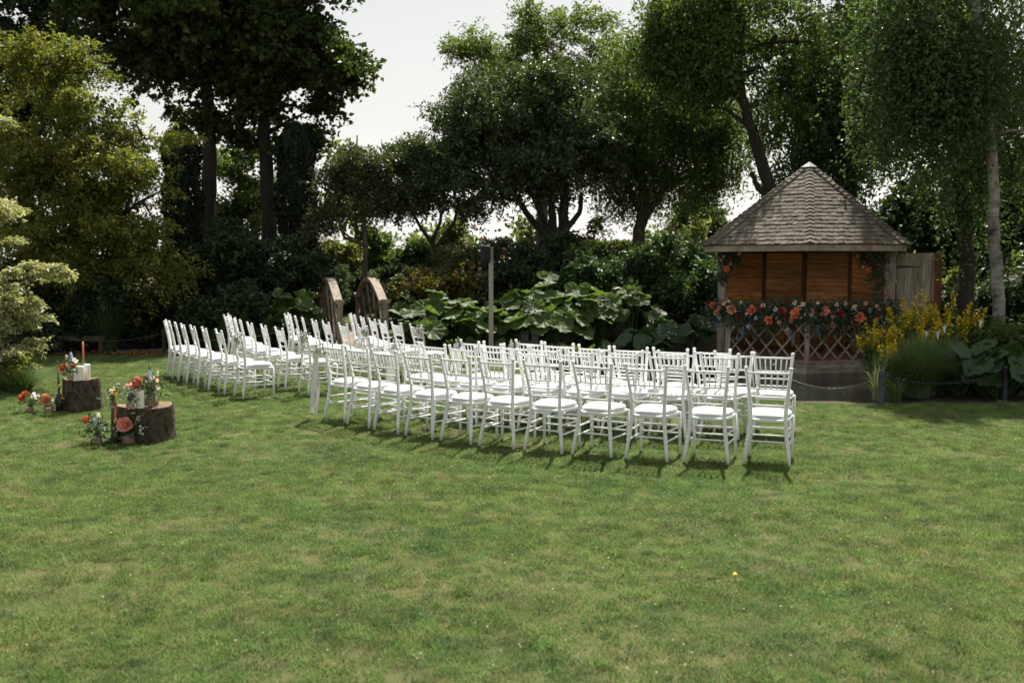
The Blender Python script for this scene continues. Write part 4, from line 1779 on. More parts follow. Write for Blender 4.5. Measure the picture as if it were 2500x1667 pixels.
# open boarded door on the right-hand post
dr = MB()
p0, p1 = gp(1.60, .16, .10), gp(2.22, .02, .10)
dd = (p1 - p0).normalized()
dn = dd.cross(ZUP)
door = MB().bar(p0 + dd * .62 + ZUP * .02 - dn * .0, p0 + dd * .62 + ZUP * 1.86, .05, .05, dd).build('door', 'oak_vertical', gaz)
for q in range(4):
    MB().bar(p0 + dd * (.075 + q * .146) + ZUP * .02, p0 + dd * (.075 + q * .146) + ZUP * (1.85 + random.uniform(-.004, .004)), .141, .028, dd).build('door_board', 'oak_vertical', door)
for z in (.35, 1.60):
    hb = MB()
    f0 = p0 + ZUP * z + dn * .018
    hb.add([f0 + dd * .02 + ZUP * .022, f0 + dd * .02 - ZUP * .022, f0 + dd * .40 - ZUP * .008, f0 + dd * .40 + ZUP * .008,
            f0 + dd * .02 + ZUP * .022 + dn * .008, f0 + dd * .02 - ZUP * .022 + dn * .008, f0 + dd * .40 - ZUP * .008 + dn * .008, f0 + dd * .40 + ZUP * .008 + dn * .008],
           [(4, 5, 6, 7), (3, 2, 1, 0), (0, 1, 5, 4), (2, 3, 7, 6), (0, 4, 7, 3), (1, 2, 6, 5)])
    hb.build('strap_hinge', 'iron', door)
MB().bar(p0 + dd * .62 + ZUP * .85 + dn * .03, p0 + dd * .62 + ZUP * 1.03 + dn * .03, .014, .014, dd).build('door_handle', 'iron', door)
MB().bar(p0 + dd * .72 + ZUP * .02 + GV * .1, p0 + dd * .72 + ZUP * 1.86 + GV * .1, .14, .05, dd).build('door_frame', 'cedar_dark', gaz)
MB().bar(gp(1.555, .1, ZF), gp(1.555, .1, ZE - .1), .05, .06, GU).build('door_jamb', 'oak_vertical', gaz)

# brown chairs inside the gazebo


def brown_chair(label, u, v, ang):
    t = thing('wooden_chair', label, 'chair', gp(u, v, ZF), 'brown chairs inside the gazebo')
    t.rotation_euler = (0, 0, ang)

    def add(nm, mb):
        link(nm, mb.mesh(nm, 'chair_brown', True, (0, 0, 0)), t)
    for s in (-1, 1):
        add('back_post', MB().tube([(s * .19, 0, 0), (s * .185, .02, .45), (s * .19, -.05, .95)], .018, 6))
        add('front_leg', MB().tube([(s * .19, .4, 0), (s * .19, .39, .44)], .018, 6))
    add('seat', MB().box((0, .2, .45), (.42, .44, .03)))
    add('crest_rail', MB().box((0, -.045, .90), (.40, .022, .10)))
    for k in range(5):
        add('spindle', MB().tube([(-.13 + k * .065, .01, .46), (-.13 + k * .065, -.04, .87)], .009, 5))
    for s in (-1, 1):
        add('stretcher', MB().tube([(s * .187, .01, .2), (s * .19, .395, .2)], .011, 5))


for lab, u, v in (('brown wooden chair inside the gazebo, nearest the twig panel', -1.0, .15), ('brown wooden chair inside the gazebo, second from the twig panel', -.52, .25),
                  ('brown wooden chair inside the gazebo, second from the door', -.12, .05), ('brown wooden chair inside the gazebo, nearest the door', .42, .2)):
    brown_chair(lab, u, v, -GA + random.uniform(-.2, .2))

# flower garland along the front rails, corner arrangements under the eaves
gl = thing('flower_garland', 'long garland of coral peonies and greenery along the gazebo front rail', 'garland', gp(0, -1.5, .8))
e_l = (gp(*CORN[7]), gp(*CORN[0]))
e_r = (gp(*CORN[0]), gp(*CORN[1]))


def onrail(x, y, out=.14):
    px, py = Z4(x, y)
    a, b = e_l if x < 872 else e_r
    n_ = (b - a).cross(ZUP).normalized()
    return ONPLANE(px, py, a + n_ * out, n_), n_


pts = []
for q in range(60):
    x = 215 + (1470 - 215) * q / 59
    for yy, w_ in ((1025, 1), (1060, 2), (1095, 2), (1130, 1)):
        for _ in range(w_):
            p, n_ = onrail(min(max(x, 330), 1400), yy, .06)
            if x < 330:
                p = p + GU * (x - 330) * .00268 + GV * .15
            if x > 1400:
                p = p + GU * (x - 1400) * .00268
            pts.append(p)
for x in (420, 560, 640, 760, 900, 940, 1000, 1100, 1180, 1260, 1330):
    for yy in (1150, 1175, 1200, 1230, 1255):
        if random.random() < .7:
            pts.append(onrail(x + random.uniform(-20, 20), yy, .06)[0])
foliage(gl, pts, 4200, .06, .075, 'leaf_flor', .36, 'foliage', .3, .3)
foliage(gl, pts, 1500, .085, .11, 'leaf_blue', .25, 'eucalyptus_sprigs', .2, .3)
for x, y, sz, mat, kind, cen in [(225, 1030, .06, 'petal_coral', 'rose', None), (250, 1082, .05, 'petal_peach', 'rose', None), (272, 1050, .045, 'petal_pink', 'rose', None), (355, 1050, .085, 'petal_peach', 'peony', 'stamen'),
                                 (495, 1058, .075, 'petal_coral', 'peony', 'stamen'), (400, 1100, .04, 'petal_red', 'rose', None), (555, 1050, .04, 'petal_red', 'rose', None), (615, 1122, .072, 'petal_coral', 'peony', None),
                                 (700, 1062, .05, 'petal_red', 'rose', None), (722, 1055, .036, 'petal_coral', 'rose', None), (735, 1115, .04, 'petal_red', 'rose', None), (800, 1085, .088, 'petal_coral', 'peony', 'stamen'), (760, 1130, .035, 'petal_peach', 'rose', None),
                                 (980, 1060, .075, 'petal_pink', 'peony', None), (895, 1065, .045, 'petal_rose', 'rose', None), (895, 1092, .034, 'petal_white', 'rose', None), (1095, 1080, .048, 'petal_red', 'rose', None),
                                 (1232, 1105, .075, 'petal_coral', 'peony', None), (1205, 1110, .045, 'petal_peach', 'rose', None), (1035, 1162, .05, 'petal_rose', 'rose', None), (1335, 1120, .04, 'petal_rose', 'rose', None),
                                 (1350, 1100, .035, 'petal_red', 'rose', None), (300, 1010, .04, 'petal_peach', 'cluster', None), (330, 995, .03, 'petal_white', 'cluster', None), (570, 1025, .036, 'petal_rose', 'cluster', None),
                                 (655, 1050, .036, 'petal_cream', 'cluster', None), (785, 1005, .032, 'petal_white', 'cluster', None), (840, 1015, .032, 'petal_cream', 'cluster', None), (820, 1040, .036, 'petal_rose', 'cluster', None),
                                 (1070, 1018, .03, 'petal_white', 'cluster', None), (1190, 1040, .045, 'petal_cream', 'cluster', None), (1130, 1012, .026, 'petal_white', 'cluster', None), (1270, 1010, .03, 'petal_rose', 'cluster', None),
                                 (420, 1002, .026, 'petal_white', 'cluster', None), (460, 1080, .03, 'petal_cream', 'cluster', None), (420, 1180, .04, 'petal_blue', 'spray', None), (400, 1225, .034, 'petal_blue', 'spray', None), (235, 1140, .045, 'petal_blue', 'spray', None), (265, 1110, .03, 'petal_blue', 'cluster', None),
                                 (470, 1165, .034, 'petal_blue', 'cluster', None), (755, 1190, .036, 'petal_blue', 'spray', None), (775, 1235, .032, 'petal_blue', 'spray', None), (935, 1160, .036, 'petal_blue', 'spray', None), (955, 1200, .03, 'petal_blue', 'spray', None),
                                 (520, 1110, .03, 'petal_blue', 'cluster', None), (680, 1140, .03, 'petal_rose', 'cluster', None), (1300, 1060, .028, 'petal_white', 'cluster', None)]:
    p, n_ = onrail(min(max(x, 330), 1400), y, .15 + random.uniform(0, .06))
    if x < 330:
        p = p + GU * (x - 330) * .00268 + GV * .12
    fc = n_ + Vector((random.uniform(-.4, .4), random.uniform(-.2, .2), random.uniform(-.1, .45)))
    if kind == 'spray':
        fc = Vector((random.uniform(-.3, .3), -.25, -1))
    flower(gl, p, fc, sz * 1.2, mat, kind, cen)


for k in range(34):
    x = random.uniform(330, 1400)
    p, n_ = onrail(x, random.gauss(1085, 45), .13 + random.uniform(0, .06))
    flower(gl, p, n_ + Vector((random.uniform(-.7, .7), random.uniform(-.3, .3), random.uniform(-.3, .7))), random.uniform(.022, .036), random.choice(['petal_rose', 'petal_cream', 'petal_peach', 'petal_mauve', 'petal_red']), random.choice(['cluster', 'rose']))


def corner_spray(label, at_uv, fl, span):
    p0_ = gp(*at_uv, 1.6)
    n_ = -GV
    t = thing('corner_flowers', label, 'garland', p0_)
    ps = []
    for x, y, w_ in span:
        px, py = Z4(x, y)
        q = ONPLANE(px, py, p0_ + n_ * .06, n_)
        ps += [q] * w_
    foliage(t, ps, 900, .05, .075, 'leaf_flor', .36, 'foliage', .3, .4)
    for x, y, sz, mat, kind, cen in fl:
        px, py = Z4(x, y)
        flower(t, ONPLANE(px, py, p0_ + n_ * .17, n_), n_ + Vector((random.uniform(-.3, .3), 0, random.uniform(-.2, .3))), sz, mat, kind, cen)


corner_spray('flower cluster with orange peony on the gazebo post above the twig panel', (-1.56, .02),
             [(318, 770, .07, 'petal_coral', 'peony', 'stamen'), (338, 712, .04, 'petal_red', 'rose', None), (280, 715, .03, 'petal_rose', 'cluster', None), (300, 690, .024, 'petal_cream', 'cluster', None),
              (405, 672, .03, 'petal_cream', 'cluster', None), (350, 740, .03, 'petal_rose', 'cluster', None)],
             [(330, 680, 3), (380, 670, 3), (290, 720, 3), (310, 780, 3), (290, 840, 3), (340, 730, 3), (370, 720, 2), (280, 670, 2), (400, 720, 2)])
corner_spray('flower cluster with trailing greenery on the gazebo post beside the door', (1.40, -.05),
             [(1285, 720, .042, 'petal_red', 'rose', None), (1290, 785, .052, 'petal_coral', 'peony', None), (1190, 655, .032, 'petal_rose', 'cluster', None), (1215, 690, .03, 'petal_rose', 'cluster', None),
              (1265, 640, .028, 'petal_peach', 'cluster', None), (1250, 760, .024, 'petal_cream', 'cluster', None)],
             [(1240, 680, 3), (1290, 680, 4), (1330, 670, 4), (1320, 740, 4), (1350, 800, 4), (1370, 860, 3), (1340, 900, 2), (1300, 830, 2), (1380, 700, 3), (1400, 780, 2), (1260, 720, 2), (1350, 960, 2)])

# ------------------------------------------------------------------ the arched bridge
BN = G(888, 861)                              # middle of the near end
BN.z = 0
bdir = Vector((-.27, .963, 0)).normalized()
bsd = Vector((bdir.y, -bdir.x, 0))
BL, BW = 4.7, .90
br = thing('arched_footbridge', 'weathered arched wooden footbridge with crossed-board rails over the pond', 'bridge', BN)


def bp(u, s, z):
    return BN + bdir * u + bsd * s + ZUP * z


def decz(u):
    return .03 + .36 * math.sin(math.pi * u / BL)


def railz(u):
    t_ = min(1, max(0, (u / BL - .08) / .84))
    fl = .03 * max(0, 1 - min(u, BL - u) / .12)
    return .99 + fl + .43 * math.sin(math.pi * t_) ** .95


for s in (-1, 1):
    mb = MB()
    N_ = 28
    prof = [(-.085, -.045), (.085, -.045), (.085, .035), (-.085, .035)]
    for i in range(N_ + 1):
        u = BL * i / N_
        for dx, dz in prof:
            mb.v.append(tuple(bp(u, s * BW / 2 + dx, railz(u) + dz)))
    for i in range(N_):
        for k in range(4):
            k2 = (k + 1) % 4
            mb.f.append((i * 4 + k, i * 4 + k2, i * 4 + 4 + k2, i * 4 + 4 + k))
    mb.f += [(3, 2, 1, 0), tuple(N_ * 4 + k for k in range(4))]
    mb.build('hand_rail', 'oak_bridge', br)
    mb = MB()
    for i in range(N_ + 1):
        u = BL * i / N_
        for dx, dz in [(-.04, -.2), (.04, -.2), (.04, -.03), (-.04, -.03)]:
            mb.v.append(tuple(bp(u, s * BW / 2 + dx, decz(u) + dz)))
    for i in range(N_):
        for k in range(4):
            k2 = (k + 1) % 4
            mb.f.append((i * 4 + k, i * 4 + k2, i * 4 + 4 + k2, i * 4 + 4 + k))
    mb.f += [(3, 2, 1, 0), tuple(N_ * 4 + k for k in range(4))]
    mb.build('bearer', 'oak_bridge', br)
    for u in (.06, BL - .06):
        MB().bar(bp(u, s * BW / 2, -.1), bp(u, s * BW / 2, railz(u) - .03), .12, .10, bdir).build('end_post', 'oak_bridge', br)
    nX = 5
    for k in range(nX):
        u0, u1 = .12 + (BL - .24) * k / nX, .12 + (BL - .24) * (k + 1) / nX
        for q, (ua, ub) in enumerate(((u0, u1), (u1, u0))):
            off = .018 * (1 if q else -1)
            MB().bar(bp(ua, s * BW / 2 + off, decz(ua) - .05), bp(ub, s * BW / 2 + off, railz(ub) - .035), .10, .032, bdir).build('cross_board', 'oak_bridge', br)
nP = 34
for k in range(nP):
    u = .07 + (BL - .14) * k / (nP - 1)
    slope = math.atan(.36 * math.pi / BL * math.cos(math.pi * u / BL))
    d_ = (bdir * math.cos(slope) + ZUP * math.sin(slope))
    MB().bar(bp(u, -BW / 2 + .05, decz(u)), bp(u, BW / 2 - .05, decz(u)), .122, .032, d_).build('deck_plank', 'deck_board', br)

# ------------------------------------------------------------------ speaker post, lamps, rope and chain posts
sb = AT(1199, 870, 18.4)
sb.z = 0
sp = thing('speaker_post', 'pale metal post behind the chairs with a black loudspeaker mounted on top', 'speaker post', sb)
MB().bar(sb - ZUP * .05, sb + ZUP * 2.04, .082, .08, Vector((1, 0, 0))).build('post', 'post_metal', sp)
MB().box(sb + ZUP * 2.055, (.09, .088, .02)).build('post_cap', 'post_metal', sp)
spk = MB()
c = sb + Vector((-.10, -.14, 1.93))
for zz, w_, d_ in ((-.155, .14, .1), (-.14, .175, .13), (-.09, .19, .15), (.09, .19, .15), (.14, .175, .13), (.155, .14, .1)):
    for i in range(20):
        a = 6.2832 * i / 20
        ex = math.copysign(abs(math.cos(a)) ** .55, math.cos(a))
        ey = math.copysign(abs(math.sin(a)) ** .55, math.sin(a))
        spk.v.append((c.x + ex * w_ / 2, c.y + ey * d_ / 2, c.z + zz))
for j in range(5):
    for i in range(20):
        i2 = (i + 1) % 20
        spk.f.append((j * 20 + i, j * 20 + i2, j * 20 + 20 + i2, j * 20 + 20 + i))
spk.f += [tuple(reversed(range(20))), tuple(100 + i for i in range(20))]
so = spk.build('loudspeaker', 'speaker_black', sp, smooth=True)
MB().bar(sb + Vector((-.05, -.02, 1.93)), c + Vector((.03, .05, 0)), .05, .05, ZUP).build('bracket', 'iron', sp)

for lab, px, D, tw in (('black garden spotlight on a spike behind the innermost chairs, tilted up', 1281, 17.3, .3), ('black garden spotlight with square hood beside the tilted one', 1306, 16.9, -.2)):
    p = AT(px, 870, D)
    p.z = 0
    t = thing('garden_spotlight', lab, 'spotlight', p, 'garden spotlights')
    MB().tube([p - ZUP * .02, p + ZUP * .36], .014, 6).build('spike', 'iron', t)
    M = Matrix.Rotation(tw, 3, 'Z') @ Matrix.Rotation(-.35, 3, 'X')
    MB().box(p + ZUP * .46, (.10, .09, .16), M).box(p + ZUP * .55, (.12, .11, .018), M).build('lamp_head', 'iron', t)


def rope_post(name, label, base, h, mat='post_slate', group=None):
    t = thing(name, label, 'post', base, group)
    b = Vector(base)
    MB().bar(b - ZUP * .05, b + ZUP * (h - .02), .052, .052, Vector((1, 0, 0))).build('post', mat, t)
    MB().lathe(b + ZUP * (h - .02), [(.03, 0), (.032, .01), (.02, .022), (.004, .026)], 10).build('post_top', mat, t)
    MB().tube([b + Vector((-.035, -.02, h - .07)), b + Vector((0, -.045, h - .06)), b + Vector((.035, -.02, h - .07))], .006, 5).build('eye_bolt', 'iron', t)
    return b + ZUP * (h - .07)


def sag(a, b, drop, n):
    return [a.lerp(b, i / n) - ZUP * drop * 4 * (i / n) * (1 - i / n) for i in range(n + 1)]


def chain(label, a, b, drop, mat='chain_metal'):
    ln = (b - a).length * 1.05
    n = int(ln / .034)
    pts = sag(a, b, drop, n)
    mb = MB()
    for i in range(n):
        c, d = (pts[i] + pts[i + 1]) / 2, (pts[i + 1] - pts[i]).normalized()
        sd = d.cross(ZUP).normalized() if i % 2 else d.cross(ZUP).cross(d).normalized()
        loop = [c + d * (.024 * math.cos(q * .7854)) + sd * (.013 * math.sin(q * .7854)) for q in range(9)]
        mb.tube(loop, .0032, 4, cap=False)
    o = mb.build('post_chain', mat)
    return tag(own_origin(o), label, 'chain')


pA = G(2150, 990)
pA.z = 0
q1 = rope_post('chain_post', 'slate grey chain post at the lawn edge beside the ornamental grass', pA, .44, group='chain posts')
pB = Vector((3.45, 13.05, 0))
q2 = rope_post('chain_post', 'slate grey chain post by the pond behind the end chairs', pB, .44, group='chain posts')
pC = Vector((6.35, 12.75, 0))
q3 = rope_post('chain_post', 'blackened chain post in front of the broad-leaved bed', pC, .44, 'iron', 'chain posts')
chain('sagging metal chain across the pond edge before the gazebo', q1, q2, .2)
chain('dark chain along the bed of calla lilies', q1, q3, .12, 'iron')
posts = [rope_post('rope_post', lab, Vector((x, y, 0)), .5, 'bark_dark', 'rope posts') for lab, x, y in
         (('dark rope post behind the end of the outermost chair row', -6.72, 19.15), ('dark rope post between the sedge clump and the golden shrub', -9.0, 19.05), ('dark rope post near the footbridge', -4.6, 19.55))]
for lab, a, b in (('thin rope strung in front of the sedge clump', posts[0], posts[1]), ('thin rope strung behind the stump-side chairs', posts[0], posts[2])):
    o = MB().tube(sag(a, b, .16, 14), .005, 5).build('rope', 'rope', smooth=True)
    tag(own_origin(o), lab, 'rope')
ed = thing('timber_edging', 'low dark timber edging at the lawn edge under the golden shrub', 'edging', Vector((-8.6, 19.4, 0)))
MB().bar(Vector((-9.9, 19.5, .28)), Vector((-8.0, 19.5, .30)), .09, .05, ZUP).build('rail', 'bark_brown', ed)
for x in (-9.8, -8.9, -8.1):
    MB().bar(Vector((x, 19.56, -.05)), Vector((x, 19.56, .36)), .07, .07, Vector((1, 0, 0))).build('stake', 'bark_brown', ed)
be = G(2525, 900)
be = Vector((AT(2520, 820, 14.6).x, 14.6, 0))
bn = thing('garden_bench', 'low brown plank bench beyond the calla lilies beside the white birch', 'bench', be)
for k in range(3):
    MB().box(be + Vector((.42, -.12 + .12 * k, .68)), (1.1, .105, .035)).build('seat_plank', 'deck_board', bn)
for s in (-.0, .85):
    MB().box(be + Vector((s, 0, .33)), (.07, .34, .66)).build('leg', 'bark_brown', bn)
yl = MB()
yp = G(1795, 1403, .04)
yl.add([yp + .7 * Vector((-.018, -.01, 0)), yp + .7 * Vector((0, -.02, .012)), yp + .7 * Vector((.02, 0, .004)), yp + .7 * Vector((.004, .016, .02)), yp + .7 * Vector((-.014, .01, .014)),
        yp + .7 * Vector((-.018, -.01, -.004)), yp + .7 * Vector((0, -.02, .008)), yp + .7 * Vector((.02, 0, .0)), yp + .7 * Vector((.004, .016, .016)), yp + .7 * Vector((-.014, .01, .010))],
       [(0, 1, 2, 3, 4), (9, 8, 7, 6, 5), (0, 5, 6, 1), (1, 6, 7, 2), (2, 7, 8, 3), (3, 8, 9, 4), (4, 9, 5, 0)])
tag(own_origin(yl.build('fallen_petal', 'petal_yellow')), 'single yellow petal lying on the open lawn', 'petal')

# ------------------------------------------------------------------ trees


def gpt(px, D):
    x = (px - 1250) * D / FPX
    return Vector((x, D, gz(x, D)))


def tp(px, py, D):
    return AT(px, py, D)


# two dark sycamores on the left
D = 27
b = gpt(509, D)
tree('sycamore_tree', 'tall dark sycamore, its trunk beside the ivy-clad column', 'tree', b, [([b, tp(508, 500, D), tp(512, 330, D), tp(500, 120, D), tp(480, -150, D)], .26, .10)],
     [LB(470, 100, 175, D, 110), LB(350, 60, 130, D, 100), LB(330, 160, 95, D, 60), LB(560, 40, 150, D, 150), LB(450, -130, 240, D, 150), LB(440, 260, 85, D, 45), LB(270, 190, 60, D, 50), LB(290, -60, 140, D, 120), LB(470, 320, 55, D, 40), LB(555, 320, 55, D, 45), LB(530, 230, 90, D, 70)],
     'leaf_syc', 'bark_dark', 1400, 60, .26, .14, limbs=16, wl=.85, shell=.35, twigs=90, gap=-.3)
b = gpt(660, D)
tree('sycamore_tree', 'tall dark sycamore standing next to the clipped cypress column', 'tree', b, [([b, tp(656, 500, D), tp(645, 330, D), tp(650, 120, D), tp(650, -150, D)], .24, .10)],
     [LB(680, 100, 140, D, 120), LB(790, 150, 90, D, 60), LB(770, 60, 80, D, 80), LB(620, 230, 100, D, 80), LB(720, 260, 75, D, 70), LB(690, -120, 190, D, 150), LB(840, 185, 48, D, 32), LB(600, 330, 55, D, 30), LB(740, 330, 30, D, 26), LB(690, 350, 45, D, 45), LB(620, 390, 35, D, 40)],
     'leaf_syc', 'bark_dark', 1300, 60, .26, .14, limbs=16, wl=.85, shell=.35, twigs=90, gap=-.35)
D = 34
b = gpt(590, D)
tree('slender_tree', 'thin-leaved sunlit tree glimpsed between the two sycamore trunks', 'tree', b, [([b, tp(585, 520, D), tp(580, 400, D)], .1, .03)],
     [LB(575, 430, 65, D, 60), LB(560, 500, 60, D, 45), LB(615, 480, 45, D, 60), LB(540, 410, 30, D, 40), LB(600, 380, 40, D, 30)], 'leaf_mid', 'bark_brown', 330, 34, .28, .13, limbs=8, wl=.6, shell=.2, tr0=.07, gap=-.3)
# far-left trees
D = 29
b = gpt(60, D)
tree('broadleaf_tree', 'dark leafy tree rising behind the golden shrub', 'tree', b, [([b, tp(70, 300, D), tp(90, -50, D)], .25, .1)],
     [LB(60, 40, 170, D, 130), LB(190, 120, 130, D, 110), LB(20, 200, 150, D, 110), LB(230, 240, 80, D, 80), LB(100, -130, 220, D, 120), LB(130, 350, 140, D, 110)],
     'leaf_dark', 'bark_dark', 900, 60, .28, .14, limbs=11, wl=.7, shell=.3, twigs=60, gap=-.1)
D = 20.5
b = gpt(180, D)
tree('golden_shrub', 'large golden-green shrub with arching sprays at the lawn edge', 'shrub', b, [([b, tp(190, 640, D), tp(180, 300, D)], .13, .04), ([b, tp(240, 680, D), tp(320, 480, D)], .09, .03), ([b, tp(120, 650, D), tp(80, 350, D)], .1, .03)],
     [LB(130, 330, 150, D, 120), LB(110, 190, 120, D, 90), LB(290, 370, 120, D, 90), LB(350, 510, 100, D, 80), LB(270, 600, 130, D, 90), LB(110, 540, 130, D, 120), LB(390, 620, 65, D, 50), LB(330, 700, 55, D, 35), LB(60, 430, 90, D, 120), LB(200, 470, 110, D, 100), LB(180, 690, 110, D, 60)],
     'leaf_gold', 'bark_dark', 2300, 58, .135, .08, limbs=22, wl=.5, shell=.4, twigs=70, flat=.5, tr0=.1, droop=.3, gap=-.4, spray=2.0)
# layered cream dogwood at the left edge
D = 14.3
b = gpt(-70, D)


def tier(px, py, rx, ry):
    return LB(px, py, rx, D, ry, .75)


tree('variegated_dogwood', 'cream-leaved layered dogwood with flat tiers at the lawn edge', 'shrub', b, [([b, tp(-60, 600, D), tp(-50, 280, D)], .07, .02)],
     [tier(-10, 305, 55, 26), tier(30, 508, 105, 18), tier(-10, 478, 70, 16), tier(60, 690, 115, 34), tier(110, 655, 70, 20), tier(20, 730, 90, 24), tier(30, 800, 80, 42), tier(70, 848, 50, 18), tier(-20, 770, 60, 40), tier(10, 905, 60, 22), tier(-40, 600, 70, 30)],
     'leaf_cream', 'bark_dark', 900, 46, .07, .058, limbs=14, wl=.45, shell=.1, flat=.35, twigs=30, tr0=.05, droop=.5, upbias=.9, gap=-.9, spray=1.6, axz=.15)
bush('low_shrub', 'low yellow-brown shrub under the cream dogwood', 10, 880, 940, 75, 14.0, 'leaf_gold', .05, .9)
# cypress columns
def column(name, label, px, ptop, half, D, mat, leaf=.11, n=15000):
    b = gpt(px, D)
    top = tp(px, ptop, D)
    h = top.z - b.z
    r = half * D / FPX
    t = thing(name, label, 'tree', b)
    u = RNG.random(n)
    z = h * u
    prof = np.clip((1 - u) * 7, 0, 1) ** .5 * (.92 + .1 * np.sin(u * 23))
    a = RNG.random(n) * 6.283
    rr = r * prof * (1 + .10 * np.sin(a * 7 + z * 1.5) + .06 * np.sin(a * 13 - z * 3)) * (.72 + .3 * RNG.random(n) ** .4)
    P = np.stack([b.x + rr * np.cos(a), b.y + rr * np.sin(a), b.z + z], 1)
    out = np.stack([np.cos(a), np.sin(a), np.zeros(n)], 1)
    N = unit(out + RNG.normal(size=(n, 3)) * .5)
    T_ = unit(np.array([0, 0, 1.0]) + RNG.normal(size=(n, 3)) * .35 + out * .25)
    T_ = unit(T_ - N * (T_ * N).sum(1, keepdims=True))
    s = leaf * (.6 + .8 * RNG.random(n))
    link('crown', leaves_mesh('crown', P, N, T_, s, s * .5, mat, origin=b), t)
    MB().tube([b - ZUP * .05, b + ZUP * h * .5, b + ZUP * h * .9], [r * .45, r * .4, r * .1], 9).build('trunk', 'bark_dark', t, smooth=True)
    return t


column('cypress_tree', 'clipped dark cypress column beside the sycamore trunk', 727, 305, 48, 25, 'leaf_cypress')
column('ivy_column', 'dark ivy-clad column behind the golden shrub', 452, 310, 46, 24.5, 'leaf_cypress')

D = 23.5
b = gpt(885, D)
tree('crab_apple_tree', 'small bronze-leaved tree behind the footbridge', 'tree', b, [([b, tp(893, 600, D), tp(885, 500, D), tp(870, 400, D)], .07, .03), ([tp(893, 600, D), tp(840, 580, D), tp(815, 500, D)], .05, .02)],
     [LB(850, 480, 85, D, 70), LB(880, 410, 70, D, 55), LB(820, 410, 45, D, 50), LB(905, 520, 55, D, 45), LB(810, 540, 45, D, 40)],
     'leaf_copper', 'bark_brown', 480, 54, .15, .085, limbs=10, wl=.5, shell=.35, tr0=.07, twigs=40)
D = 30
b = gpt(870, D)
tree('young_tree', 'young light green tree poking above the bronze-leaved tree', 'tree', b, [([b, tp(870, 500, D), tp(872, 330, D)], .08, .02)],
     [LB(872, 345, 42, D, 36), LB(850, 400, 60, D, 50), LB(905, 400, 50, D, 50), LB(880, 470, 80, D, 60)], 'leaf_light', 'bark_brown', 120, 34, .26, .16, limbs=6, wl=.7, tr0=.06)
D = 24.5
b = gpt(1075, D)
tree('hawthorn_tree', 'small dark tree with forked stems behind the rose bush', 'tree', b, [([b, tp(1060, 600, D), tp(1030, 560, D), tp(990, 490, D)], .07, .03), ([tp(1055, 590, D), tp(1075, 540, D), tp(1085, 480, D)], .05, .03), ([tp(1070, 600, D), tp(1110, 540, D), tp(1120, 490, D)], .05, .03)],
     [LB(1000, 420, 80, D, 70), LB(1075, 440, 80, D, 65), LB(950, 450, 50, D, 60), LB(1120, 490, 60, D, 45), LB(1020, 480, 80, D, 45), LB(1060, 380, 50, D, 40)],
     'leaf_photinia', 'bark_dark', 620, 56, .16, .09, limbs=12, wl=.5, shell=.3, tr0=.07, twigs=40)
D = 25.5
b = gpt(1360, D)
tree('spreading_tree', 'broad dome-shaped glossy tree with several dark stems', 'tree', b,
     [([b, tp(1375, 560, D), tp(1378, 480, D), tp(1360, 380, D)], .17, .08), ([tp(1370, 575, D), tp(1415, 520, D), tp(1420, 470, D)], .08, .05), ([b, tp(1350, 560, D), tp(1345, 490, D), tp(1330, 400, D)], .14, .06),
      ([tp(1350, 590, D), tp(1300, 540, D), tp(1265, 490, D), tp(1230, 420, D)], .10, .05), ([tp(1345, 580, D), tp(1320, 520, D), tp(1290, 460, D)], .09, .05)],
     [LB(1270, 330, 160, D, 130), LB(1180, 370, 120, D, 100), LB(1370, 370, 130, D, 110), LB(1290, 230, 130, D, 90), LB(1130, 440, 80, D, 70), LB(1300, 440, 120, D, 60), LB(1420, 440, 75, D, 60), LB(1180, 280, 80, D, 80), LB(1390, 270, 90, D, 80), LB(1230, 480, 70, D, 40)],
     'leaf_photinia', 'bark_dark', 1900, 52, .19, .115, limbs=20, wl=.42, shell=.45, tr0=.12, twigs=90, gap=-.35, spray=2)
D = 33
b = gpt(1330, D)
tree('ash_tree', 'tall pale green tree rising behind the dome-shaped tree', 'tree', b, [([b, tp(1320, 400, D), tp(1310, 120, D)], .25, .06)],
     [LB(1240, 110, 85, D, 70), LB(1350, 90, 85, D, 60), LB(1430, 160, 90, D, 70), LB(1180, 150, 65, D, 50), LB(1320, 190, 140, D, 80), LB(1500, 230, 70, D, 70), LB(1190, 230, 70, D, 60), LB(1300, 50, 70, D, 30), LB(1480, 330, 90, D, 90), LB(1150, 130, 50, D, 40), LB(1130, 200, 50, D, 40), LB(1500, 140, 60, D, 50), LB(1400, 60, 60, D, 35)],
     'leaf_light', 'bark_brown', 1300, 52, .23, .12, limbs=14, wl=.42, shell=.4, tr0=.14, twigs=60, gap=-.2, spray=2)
D = 27
b = gpt(1562, D)
weeping('willow_tree', 'fine-leaved olive green weeping tree with forked grey trunk', 'tree', b, [([b, tp(1560, 560, D), tp(1575, 500, D), tp(1560, 400, D), tp(1560, 250, D)], .2, .06), ([tp(1570, 540, D), tp(1620, 460, D), tp(1700, 420, D)], .12, .04), ([tp(1565, 520, D), tp(1520, 430, D), tp(1490, 350, D)], .10, .04)],
        [LB(1560, 170, 85, D, 80), LB(1590, 270, 110, D, 90), LB(1670, 330, 100, D, 90), LB(1530, 340, 80, D, 80), LB(1720, 260, 80, D, 80), LB(1500, 260, 55, D, 80), LB(1620, 420, 90, D, 50), LB(1720, 420, 60, D, 50), LB(1640, 230, 90, D, 80), LB(1540, 110, 60, D, 50), LB(1770, 350, 60, D, 70), LB(1510, 450, 50, D, 40)],
        'leaf_olive', 'bark_brown', 2900, 1.1, 36, .10, .4, 18, .14, .09, gap=-.9)
D = 23
b = gpt(1900, D)
